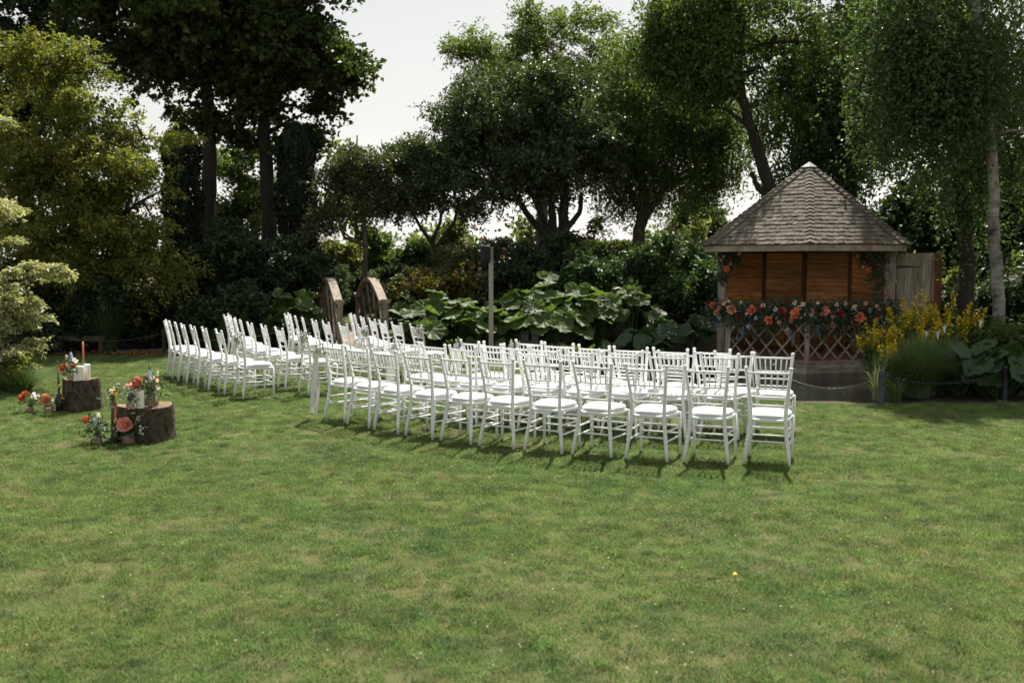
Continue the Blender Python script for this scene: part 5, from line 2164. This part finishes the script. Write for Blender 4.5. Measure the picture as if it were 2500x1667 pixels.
weeping('leaning_alder', 'leaning dark-trunked tree behind the gazebo roof with arching branches', 'tree', b, [([b, tp(1895, 500, D), tp(1850, 370, D), tp(1812, 240, D), tp(1800, 110, D), tp(1830, -60, D)], .18, .07), ([tp(1812, 250, D), tp(1770, 200, D), tp(1700, 195, D)], .07, .03), ([tp(1830, 310, D), tp(1770, 265, D), tp(1720, 260, D)], .06, .02),
                                                                                             ([tp(1880, 480, D), tp(1850, 460, D), tp(1835, 420, D)], .09, .05)],
        [LB(1700, 50, 130, D, 90), LB(1820, 20, 140, D, 110), LB(1610, 30, 80, D, 60), LB(1930, 110, 110, D, 110), LB(1750, 140, 90, D, 60), LB(1900, 230, 80, D, 90), LB(1640, 130, 60, D, 50)],
        'leaf_mid', 'bark_dark', 2100, .9, 38, .095, .55, 18, .18, .1, gap=-.45)
D = 24.5
b = gpt(2080, D)
weeping('birch_tree', 'tall birch whose dense crown hangs right above the gazebo apex', 'tree', b, [([b, tp(2075, 450, D), tp(2070, 200, D), tp(2080, -80, D), tp(2060, -700, D)], .2, .05)],
        [LB(1980, 230, 110, D, 130), LB(2080, 150, 120, D, 130), LB(2000, 60, 130, D, 100), LB(2120, 280, 80, D, 90), LB(2040, 330, 100, D, 70), LB(2140, -60, 120, D, 100), LB(1960, 380, 60, D, 40), LB(2120, -330, 120, D, 120)],
        'leaf_birch', 'bark_dark', 2500, 1.7, 38, .09, .62, 20, .16, .07, gap=-.5)
D = 17.6
b = gpt(2362, D)
weeping('birch_tree', 'ivy-dark birch trunk with curtain of hanging twigs beside the open door', 'tree', b, [([b, tp(2360, 640, D), tp(2345, 400, D), tp(2330, 100, D), tp(2330, -100, D), tp(2300, -420, D)], .16, .05)],
        [LB(2290, 60, 110, D, 90), LB(2380, 120, 110, D, 110), LB(2230, 150, 80, D, 90), LB(2330, 260, 100, D, 90), LB(2420, 330, 90, D, 90), LB(2300, -60, 180, D, 80), LB(2190, 40, 80, D, 60), LB(2130, -430, 130, D, 90), LB(2260, -430, 140, D, 100), LB(2390, -400, 130, D, 100), LB(2180, -280, 100, D, 70), LB(2190, 230, 40, D, 50), LB(2320, 400, 60, D, 50), LB(2150, 160, 40, D, 50), LB(2390, 430, 60, D, 50)],
        'leaf_birch', 'bark_dark', 2500, 1.9, 40, .07, .65, 14, .10, .05, 0, gap=-.02)
D = 15.4
b = gpt(2448, D)
weeping('birch_tree', 'white-barked weeping birch standing behind the calla lilies', 'tree', b, [([b, tp(2440, 760, D), tp(2428, 600, D), tp(2425, 420, D), tp(2400, 200, D), tp(2378, 0, D), tp(2370, -150, D)], .10, .06)],
        [LB(2430, 20, 120, D, 80), LB(2500, 150, 90, D, 110), LB(2370, 150, 70, D, 80), LB(2480, 330, 70, D, 90), LB(2400, -100, 220, D, 80), LB(2290, 120, 70, D, 80), LB(2240, 40, 80, D, 70), LB(2490, 470, 60, D, 50), LB(2590, 60, 120, D, 120), LB(2400, 380, 60, D, 50), LB(2440, 240, 70, D, 70)],
        'leaf_birch', 'birch_bark', 1300, 1.9, 42, .064, .65, 7, .05, .05, 0, gap=-.05)
# dark woodland edge at the far right and soft far background
D = 26
for lab, px, py, rx, ry in (('dark broad tree filling the gap behind the white birch', 2400, 470, 150, 130), ('dark tree beyond the gazebo door', 2250, 520, 90, 60)):
    b = gpt(px, D)
    tree('broadleaf_tree', lab, 'tree', b, [([b, tp(px, py + 60, D), tp(px + 10, py - 60, D)], .2, .06)], [LB(px, py, rx, D, ry), LB(px - rx * .5, py + 40, rx * .5, D, ry * .6), LB(px + rx * .5, py + 60, rx * .6, D, ry * .7), LB(px + 20, py + 130, rx * .8, D, ry * .5)],
         'leaf_dark', 'bark_dark', 300, 50, .34, .19, limbs=8, wl=.7, shell=.3)
fw = []
for k in range(150):
    x = RNG.uniform(-60, 60)
    y = RNG.uniform(62, 95)
    h = RNG.uniform(3.0, 5.4)
    fw.append(((x, y, h * .45), (RNG.uniform(2, 4), 2.5, h * .55)))
P, out, _ = crown_points(fw, 1700, 26, .7, .35, .7)
N_, T_ = leaf_frames(len(P), .5, out * .5, .1)
s_ = .55 * (.6 + .8 * RNG.random(len(P)))
stuff(link('far_woodland', leaves_mesh('far_woodland', P, N_, T_, s_, s_ * .6, 'leaf_light')))

# ------------------------------------------------------------------ shrubs and beds behind the pond
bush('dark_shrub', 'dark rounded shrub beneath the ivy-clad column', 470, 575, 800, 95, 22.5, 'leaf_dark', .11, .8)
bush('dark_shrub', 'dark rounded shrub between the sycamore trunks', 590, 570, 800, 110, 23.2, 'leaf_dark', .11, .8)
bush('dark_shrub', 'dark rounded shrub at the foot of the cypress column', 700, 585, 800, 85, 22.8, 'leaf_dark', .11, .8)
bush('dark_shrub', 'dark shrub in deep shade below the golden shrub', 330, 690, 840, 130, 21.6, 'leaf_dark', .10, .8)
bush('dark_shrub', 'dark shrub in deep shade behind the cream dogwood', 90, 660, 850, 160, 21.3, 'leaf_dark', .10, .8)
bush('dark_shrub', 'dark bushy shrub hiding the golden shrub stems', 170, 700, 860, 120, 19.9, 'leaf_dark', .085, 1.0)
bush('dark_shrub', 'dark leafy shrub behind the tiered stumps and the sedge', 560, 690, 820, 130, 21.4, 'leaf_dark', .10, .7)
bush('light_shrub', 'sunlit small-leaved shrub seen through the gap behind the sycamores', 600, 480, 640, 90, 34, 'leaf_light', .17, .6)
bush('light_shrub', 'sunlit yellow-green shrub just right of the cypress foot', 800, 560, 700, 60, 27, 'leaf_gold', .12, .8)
bush('spurge_clump', 'blue-green feathery spurge clump behind the footbridge', 858, 640, 790, 62, 27.0, 'leaf_blue', .13, 1.0, wl=.18, upbias=.2)
bush('spurge_clump', 'blue-green feathery spurge clump left of the footbridge', 772, 640, 790, 55, 25.2, 'leaf_blue', .13, 1.0, wl=.18, upbias=.2)
bush('dark_shrub', 'very dark shrub between the footbridge and the amber maple', 935, 640, 780, 50, 24.8, 'leaf_dark', .10, .9)
bush('light_shrub', 'pale mid-green shrub in the gap under the bronze-leaved tree', 960, 570, 700, 80, 30, 'leaf_mid', .14, .8)
bush('light_shrub', 'sunlit green shrub in the gap under the forked dark tree', 1080, 560, 700, 90, 33, 'leaf_light', .16, .7)
rbz = bush('rose_bush', 'large rose bush with apricot blooms and glossy leaves', 1170, 560, 800, 85, 22.6, 'leaf_rose', .075, 1.0)
for k in range(46):
    px, py = random.gauss(1175, 55), random.gauss(620, 60)
    if not (1085 < px < 1255 and 555 < py < 760):
        continue
    flower(rbz, AT(px, py, 21.9 + random.uniform(-.25, .2)), Vector((random.uniform(-.5, .5), -1, random.uniform(0, .8))), random.uniform(.03, .055), random.choice(['petal_peach', 'petal_rose', 'petal_cream']), 'rose')
bush('amber_maple', 'amber and orange-leaved maple bush in front of the roses', 1060, 600, 780, 85, 21.9, 'leaf_amber', .10, .75, csig=.16)
bush('rose_bush', 'lower reddish-tinted rose bush beside the footbridge', 1000, 668, 820, 65, 21.6, 'leaf_rose', .07, .9)
bush('laurel_shrub', 'dark laurel mass under the dome-shaped tree', 1310, 560, 790, 100, 23.6, 'leaf_dark', .11, .9)
bush('laurel_shrub', 'dark laurel mass nearest the speaker post', 1260, 640, 800, 70, 22.6, 'leaf_dark', .10, .9)
bush('hydrangea_bush', 'dark green leafy hydrangea bush behind the butterbur leaves', 1440, 640, 800, 100, 22.3, 'leaf_lush', .12, .9)
bush('hydrangea_bush', 'dark green leafy hydrangea bush between willow and pond', 1560, 610, 800, 110, 22.6, 'leaf_lush', .12, .9)
bush('hydrangea_bush', 'dark green leafy hydrangea bush against the gazebo flank', 1680, 600, 800, 90, 22.4, 'leaf_lush', .12, .9)
hd = thing('clipped_hedge', 'clipped sunlit hedge under the copper-leaved shrub', 'hedge', gpt(1470, 27.5))
hn = 9000
hp = np.stack([RNG.uniform(1370, 1580, hn), RNG.uniform(0, 1, hn), RNG.uniform(0, 1, hn)], 1)
hb_ = np.array([[(a - 1250) * 27.5 / FPX, 27.5 + .8 * q, gz(0, 27.5) + 1.85 * (1 - (1 - r_) ** 2 * .98)] for a, q, r_ in hp])
N_, T_ = leaf_frames(hn, .6)
link('foliage', leaves_mesh('foliage', hb_, N_, T_, .10 * (.6 + .8 * RNG.random(hn)), .05, 'leaf_light', origin=hd.location), hd)
bush('copper_shrub', 'reddish copper-leaved shrub behind the clipped hedge', 1440, 530, 650, 45, 30, 'leaf_red', .13, .9)
bush('copper_shrub', 'dull red shrub between the willow and the pale hydrangeas', 1660, 520, 650, 40, 33, 'leaf_red', .13, .7)
bush('pale_shrub', 'pale silvery shrub in sun left of the gazebo eaves', 1650, 545, 700, 70, 28, 'leaf_pale', .135, 1.0)
bush('pale_shrub', 'pale silvery shrub tucked behind the gazebo eaves', 1730, 550, 700, 60, 27.5, 'leaf_pale', .135, 1.0)
bush('pale_shrub', 'pale silvery shrub beside the clipped hedge', 1590, 560, 700, 50, 29, 'leaf_pale', .135, 1.0)
bush('conifer_shrub', 'dark blue-green rounded conifer behind the pale shrubs', 1710, 470, 620, 70, 34, 'leaf_blue', .16, .9)
bush('pale_shrub', 'bright meadow shrub glimpsed above the open door', 2260, 575, 700, 60, 32, 'leaf_pale', .17, .9)
bush('light_shrub', 'yellow-flowering shrub glimpsed between the birch trunks', 2330, 650, 760, 40, 22, 'leaf_gold', .08, .7)
bush('dark_shrub', 'dark shrub between the open door and the birches', 2330, 700, 860, 90, 19.5, 'leaf_dark', .09, .9)
bush('dark_shrub', 'dark shrub behind the white birch trunk', 2450, 690, 860, 90, 18.5, 'leaf_dark', .09, .9)
bush('ivy_clump', 'small-leaved ivy clump at the foot of the white birch', 2445, 790, 890, 55, 14.9, 'leaf_mid', .05, .8)
bush('dark_shrub', 'dark undergrowth behind the gazebo door frame', 2230, 640, 860, 60, 21.5, 'leaf_dark', .10, .9)


def stems_plant(name, label, base, n, h, spread, mat, wd, cat='plant', curve=.6, part='blade'):
    """tuft of arching blades"""
    b = Vector(base)
    vs, fs = [], []
    for k in range(n):
        a = random.uniform(0, 6.283)
        l = h * random.uniform(.6, 1.1)
        out_ = Vector((math.cos(a), math.sin(a), 0))
        r0 = random.uniform(0, .25) * spread
        lean = random.uniform(.15, 1.0) * spread
        sd = Vector((-math.sin(a), math.cos(a), 0))
        o = len(vs)
        for i in range(5):
            t_ = i / 4
            p = b + out_ * (r0 + lean * t_ ** 1.6) + ZUP * (l * (t_ - curve * lean / spread * .55 * t_ ** 2.5))
            w_ = wd * (1 - t_) ** .6 * .5 + .0006
            vs += [tuple(p - sd * w_), tuple(p + sd * w_)]
            if i:
                fs.append((o + 2 * i - 2, o + 2 * i - 1, o + 2 * i + 1, o + 2 * i))
    mb = MB()
    mb.v, mb.f = vs, fs
    t = thing(name, label, cat, b)
    mb.build(part, mat, t)
    return t


stems_plant('sedge_clump', 'hanging sedge clump in shade behind the stumps', gpt(258, 19.8), 900, 1.25, .75, 'leaf_lush', .012, curve=1.1, part='blades')
stems_plant('ornamental_grass', 'dense fine-leaved grass mound beside the chain post', G(2262, 975) + Vector((0, .25, 0)), 3000, .92, .62, 'leaf_reed', .007, curve=1.0, part='blades')
stems_plant('ornamental_grass', 'second fine-leaved grass mound nearer the calla lilies', G(2345, 960) + Vector((0, .45, 0)), 2000, .85, .55, 'leaf_reed', .007, curve=1.0, part='blades')
stems_plant('striped_reed', 'small striped reed clump just behind the chain post', G(2160, 985) + Vector((.02, .3, 0)), 60, .62, .24, 'leaf_pale', .016, curve=.8, part='blades')
stems_plant('pond_reed', 'thin reeds in front of the yellow loosestrife', G(2200, 985) + Vector((0, .2, 0)), 70, .45, .28, 'leaf_reed', .012, curve=.9, part='blades')
stems_plant('lawn_edge_grass', 'long rough grass under the cream dogwood', gpt(40, 13.6) + Vector((0, 0, 0)), 700, .42, .6, 'leaf_reed', .007, curve=.8, part='blades')

# big round-leaved butterbur plants: each leaf with its stalk is a part


def round_leaf(base, tip, r, nrm, mat, name='leaf', parent=None, notch=True, wav=.12, long=1.0):
    base, tip, nrm = Vector(base), Vector(tip), Vector(nrm).normalized()
    mb = MB()
    mid = base.lerp(tip, .55) + Vector((random.uniform(-.05, .05), random.uniform(-.05, .05), .04))
    mb.tube([base, mid, tip - nrm * .01], [.012, .010, .008], 5)
    x = Vector((nrm.z, 0, -nrm.x)) if abs(nrm.z) > .3 else Vector((1, 0, 0)) - nrm * nrm.x
    x.normalize()
    y = nrm.cross(x)
    # leaf's own axis points away and downhill
    down = Vector((0, 0, -1)) - nrm * (-nrm.z)
    if down.length > .1:
        y = down.normalized()
        x = y.cross(nrm)
    n = 24
    ph = random.uniform(0, 6.28)
    lob = random.uniform(.04, .09)
    cup = random.uniform(.05, .28)
    vs = [tip]
    for ring in (.5, 1.0):
        for k in range(n):
            a = 6.2832 * k / n
            rr = r * ring
            if notch:
                back = max(0, -math.cos(a))
                rr *= (1 - .45 * back ** 6 * ring) * (1 + .10 * max(0, math.cos(a)))
            rr *= 1 + lob * math.sin(7 * a + ph) * ring
            rib = .045 * r * (1 if k % 2 else -1) * ring + random.uniform(-.03, .03) * r * ring
            z = cup * r * ring ** 2 + wav * r * math.sin(3 * a + ph) * ring ** 2 + rib
            vs.append(tip + y * (rr * math.cos(a) * long) + x * (rr * math.sin(a)) + nrm * z)
    fs = [(0, 1 + k, 1 + (k + 1) % n) for k in range(n)]
    fs += [(1 + k, 1 + n + k, 1 + n + (k + 1) % n, 1 + (k + 1) % n) for k in range(n)]
    mb.add(vs, fs)
    return mb.build(name, mat, parent)


def broad_plant(name, label, base, n, h, spread, r, mat, group=None, long=1.0, notch=True, tiltdown=.6, wav=.12):
    t = thing(name, label, 'plant', base, group)
    b = Vector(base)
    for k in range(n):
        a = random.uniform(0, 6.283)
        q = math.sqrt((k + .5) / n)
        d = Vector((math.cos(a), math.sin(a), 0))
        hh = h * (1.08 - .55 * q) * random.uniform(.8, 1.1)
        tip = b + d * spread * q + ZUP * hh
        nrm = ZUP + d * tiltdown * random.uniform(.2, 1.3) + Vector((random.uniform(-.3, .3), random.uniform(-.55, .2), 0))
        round_leaf(b + d * .05, tip, r * random.uniform(.7, 1.15), nrm, mat, 'leaf', t, notch, wav, long)
    return t


BUT = [(985, 745, 21.0, .95, 'butterbur plant with the topmost leaves by the footbridge'), (1060, 735, 20.6, 1.05, 'butterbur plant below the amber maple'), (1130, 745, 20.4, 1.0, 'butterbur plant just left of the speaker post'),
       (1250, 725, 20.8, 1.2, 'butterbur plant just right of the speaker post'), (1330, 715, 20.6, 1.25, 'butterbur plant below the dark laurel'), (1410, 720, 20.4, 1.25, 'butterbur plant with the brightest leaf'),
       (1470, 740, 20.8, 1.15, 'butterbur plant in front of the hydrangea bushes'), (1545, 740, 20.9, 1.1, 'butterbur plant nearest the hosta flowers'), (1180, 790, 20.0, .75, 'low butterbur plant at the foot of the speaker post'),
       (1370, 790, 19.8, .8, 'low butterbur plant at the water, behind the innermost chairs'), (1030, 790, 20.0, .7, 'low butterbur plant by the footbridge end'), (1300, 775, 19.9, .85, 'low butterbur plant under the spotlights')]
for px, py, D, h, lab in BUT:
    b = gpt(px, D)
    broad_plant('butterbur_plant', lab, b, 17, h + .12, .55, .235, 'leaf_hosta', 'butterbur plants across the pond')
HOS = [(1620, 20.4, .55, .16, 'hosta clump with lilac flower spikes nearest the butterbur'), (1690, 20.2, .6, .17, 'hosta clump with lilac flower spikes beside the gazebo'), (1570, 19.2, .45, .14, 'hosta clump low over the water')]
for px, D, h, r, lab in HOS:
    t = broad_plant('hosta_plant', lab, gpt(px, D), 22, h, .48, r, 'leaf_lush', 'hostas by the pond', 1.35, False, .7, .05)
    for k in range(2):
        p = gpt(px, D) + Vector((random.uniform(-.3, .3), random.uniform(-.2, .1), h * 1.0))
        flower(t, p + ZUP * .2, Vector((random.uniform(-.15, .15), 0, 1)), .04, 'petal_mauve', 'spray')
        st = MB().tube([p - ZUP * h, p + ZUP * .25], .006, 4).build('flower_stem', 'leaf_lush', t)
k = 0
for px, D, nm in [(1225, 19.6, 'by the speaker post'), (1290, 18.9, 'under the spotlights'), (1345, 18.4, 'behind the third-row aisle chairs'), (1400, 18.0, 'below the brightest butterbur'), (1450, 17.8, 'in the middle of the marsh bed'),
                  (1500, 17.6, 'next to the middle of the marsh bed'), (1560, 17.5, 'toward the gazebo end of the marsh bed'), (1620, 17.7, 'at the gazebo end of the marsh bed'), (1370, 19.0, 'set back among the butterbur stalks'), (1480, 18.8, 'set back below the hydrangeas'), (1150, 19.8, 'at the bank beside the speaker post'), (1090, 20.0, 'at the bank below the low butterbur')]:
    b = gpt(px, D)
    b.z = -.16
    broad_plant('marsh_plant', 'low glossy-leaved marsh plant ' + nm, b, 20, .36, .42, .095, 'leaf_hosta', 'low marsh plants at the pond edge', 1.5, False, .8, .06)
# skunk-cabbage style upright leaves left of the bridge
for px, D, h, lab in ((575, 20.6, 1.05, 'big upright paddle-leaved plant behind the stump-side chairs'), (640, 20.8, .95, 'paddle-leaved plant closest to the footbridge side'), (530, 20.4, .8, 'smaller paddle-leaved plant near the sedge')):
    b = gpt(px, D)
    t = thing('paddle_leaf_plant', lab, 'plant', b, 'paddle-leaved plants')
    for k in range(11):
        a = random.uniform(0, 6.28)
        d = Vector((math.cos(a), math.sin(a), 0))
        ln = h * random.uniform(.7, 1.1)
        lean = random.uniform(.25, .75)
        sd = Vector((-math.sin(a), math.cos(a), 0))
        vs, fs = [], []
        for i in range(7):
            u = i / 6
            p = b + d * (.04 + lean * ln * u ** 1.4) + ZUP * ln * (u - .28 * lean * u ** 2.4)
            w_ = .16 * h * math.sin(math.pi * min(1, .08 + u * .92)) ** .8 + .004
            vs += [p - sd * w_ + ZUP * .03 * w_, p - ZUP * .12 * w_, p + sd * w_ + ZUP * .03]
            if i:
                o = 3 * i
                fs += [(o - 3, o - 2, o + 1, o), (o - 2, o - 1, o + 2, o + 1)]
        MB().add(vs, fs).build('leaf', 'leaf_lush', t, smooth=True)
for px, D, lab in ((690, 21.2, 'sunlit pleated-leaf plant by the footbridge'), (735, 20.9, 'yellowish broad-leaved plant touching the footbridge rail')):
    broad_plant('rodgersia_plant', lab, gpt(px, D), 16, 1.15, .45, .2, 'leaf_hosta', None, 1.2, True, .8, .2)

# ------------------------------------------------------------------ bed on the right: loosestrife, callas, broad leaves
LOO = [(2150, 890, 14.6, .80), (2185, 850, 14.9, 1.0), (2225, 820, 15.1, 1.15), (2265, 800, 15.2, 1.2), (2310, 790, 15.1, 1.2), (2350, 800, 14.9, 1.05), (2170, 930, 13.9, .6), (2285, 850, 14.4, .95), (2230, 900, 14.2, .8)]
LOON = ['lowest at the gazebo step', 'beside the gazebo floor', 'below the open door', 'tallest, below the door handle', 'right of the door edge', 'behind the calla lilies', 'leaning over the water', 'in the middle behind the grass mound', 'just left of the grass mound']
for (px, py, D, h), nm in zip(LOO, LOON):
    b = gpt(px, D)
    t = thing('loosestrife_plant', 'yellow loosestrife clump ' + nm, 'plant', b, 'yellow loosestrife clumps')
    tips, fpts = [], []
    sm_ = MB()
    for k in range(8):
        a = random.uniform(0, 6.28)
        q = random.uniform(.08, .34)
        top = b + Vector((math.cos(a) * q, math.sin(a) * q, h * random.uniform(.72, 1.08)))
        sm_.tube([b + Vector((math.cos(a) * .05, math.sin(a) * .05, 0)), b.lerp(top, .5) + ZUP * .03, top], [.006, .005, .003], 4)
        for i in range(16):
            tips.append(b.lerp(top, .15 + .7 * i / 15))
        spts = [b.lerp(top, .74 + .30 * i / 11) for i in range(12)]
        fo = foliage(t, spts, 64, .020, .036, 'petal_yellow_leaf', .8, 'flower_spike', .1)
        stuff(fo)
    sm_.build('stem', 'leaf_lush', t)
    foliage(t, tips, 620, .06, .09, 'leaf_mid', .32, 'foliage', .4, .2)


def calla(label, base, flowers, n, r):
    t = broad_plant('calla_lily', label, base, n, .62, .34, r, 'leaf_lush', 'calla lilies', 1.5, True, .7, .08)
    b = Vector(base)
    for px, py in flowers:
        p = AT(px, py, b.y - .1)
        mb = MB()
        rows = [(.005, -.085, 0), (.010, -.05, 0), (.016, -.015, 0), (.028, .012, 0), (.037, .018, 0)]
        n_ = 14
        vs = []
        for i, (rr, z, _) in enumerate(rows):
            for k in range(n_):
                a = 6.2832 * k / n_
                ext = 1 + (.5 * max(0, math.cos(a - 5.4)) if i >= 3 else 0)
                vs.append(p + Vector((math.cos(a) * rr * ext, math.sin(a) * rr * ext, z + (.02 * math.cos(a - 5.4) if i >= 3 else 0))))
        fs = [(i * n_ + k, i * n_ + (k + 1) % n_, (i + 1) * n_ + (k + 1) % n_, (i + 1) * n_ + k) for i in range(4) for k in range(n_)]
        f = mb.add(vs, fs).build('flower', 'petal_white', t, smooth=True)
        MB().tube([p + Vector((0, 0, -.08)), p + Vector((0, 0, .005))], [.005, .004], 5).build('spadix', 'petal_yellow', f)
        MB().tube([b, b.lerp(p, .6) + ZUP * .03, p + Vector((0, 0, -.10))], [.009, .008, .007], 5).build('flower_stem', 'leaf_lush', t)


calla('calla lily clump with the two lowest white blooms beside the grass mound', gpt(2300, 13.6), [(2262, 812), (2306, 798)], 16, .11)
calla('calla lily clump with one white bloom before the white birch', gpt(2395, 13.7), [(2394, 784)], 16, .12)
calla('calla lily clump with a bud among the broad leaves', gpt(2350, 13.3), [(2290, 812)], 14, .12)
for px, D, lab in ((2420, 13.2, 'broad dark-leaved plant right of the calla lilies'), (2480, 13.4, 'broad dark-leaved plant below the bench'), (2450, 12.95, 'broad dark-leaved plant at the lawn edge before the callas'), (2530, 13.1, 'broad dark-leaved plant furthest from the chain post')):
    broad_plant('elephant_ear_plant', lab, gpt(px, D), 24, .62, .42, .14, 'leaf_lush', 'broad-leaved plants in the bed by the lawn', 1.35, True, .9, .12)
bush('dark_shrub', 'dark low filler shrub under the calla lilies', 2380, 860, 980, 90, 13.9, 'leaf_dark', .06, .9)
bush('dark_shrub', 'dark low filler shrub under the loosestrife', 2240, 880, 980, 80, 14.9, 'leaf_dark', .06, .9)

# planting that carries on past the edges of the view
for lab, px, pt, hf, D in (('dark shrub beyond the bench', 2640, 690, 110, 17.5), ('dark shrub further along the bed beyond the bench', 2850, 680, 120, 17.0), ('dark shrub at the far end of the lawn-side bed', 3080, 700, 120, 16.5),
                           ('dark shrub past the cream dogwood', -160, 640, 140, 19.5), ('dark shrub furthest past the cream dogwood', -420, 640, 140, 19.0)):
    bush('dark_shrub', lab, px, pt, 900, hf, D, 'leaf_dark', .11, .7)
for px, lab in ((2700, 'dark broad tree past the white birch'), (3000, 'dark broad tree furthest past the white birch'), (-250, 'dark broad tree past the golden shrub')):
    D = 24
    b = gpt(px, D)
    tree('broadleaf_tree', lab, 'tree', b, [([b, tp(px, 400, D), tp(px + 10, 200, D)], .2, .06)], [LB(px, 330, 170, D, 150), LB(px - 80, 460, 110, D, 90), LB(px + 90, 450, 110, D, 90), LB(px, 150, 140, D, 110)],
         'leaf_dark', 'bark_dark', 330, 48, .34, .19, limbs=8, wl=.7, shell=.3)
# leaf litter under the left shrubs
n = 2600
lx = np.concatenate([RNG.uniform(-10, -4.6, n // 2), RNG.uniform(-7.5, -5.5, n // 2)])
ly = RNG.normal(19.35, .22, n)
P = np.stack([lx, ly, np.full(n, .015) + RNG.random(n) * .02], 1)
N_, T_ = leaf_frames(n, 1.6)
stuff(link('leaf_litter', leaves_mesh('leaf_litter', P, N_, T_, .06 * (.6 + .8 * RNG.random(n)), .03, 'dead_leaf')))

# small white clover heads dotted over the lawn
cl = MB()
for k in range(260):
    y = random.uniform(3.9, 13.5)
    x = random.uniform(-.52, .52) * y
    c = Vector((x, y, random.uniform(.022, .034)))
    r = random.uniform(.004, .0075)
    cl.add([c + Vector((r, 0, 0)), c + Vector((0, r, 0)), c + Vector((-r, 0, 0)), c + Vector((0, -r, 0)), c + Vector((0, 0, r)), c - Vector((0, 0, r))],
           [(0, 1, 4), (1, 2, 4), (2, 3, 4), (3, 0, 4), (1, 0, 5), (2, 1, 5), (3, 2, 5), (0, 3, 5)])
stuff(cl.build('clover_heads', 'petal_cream'))
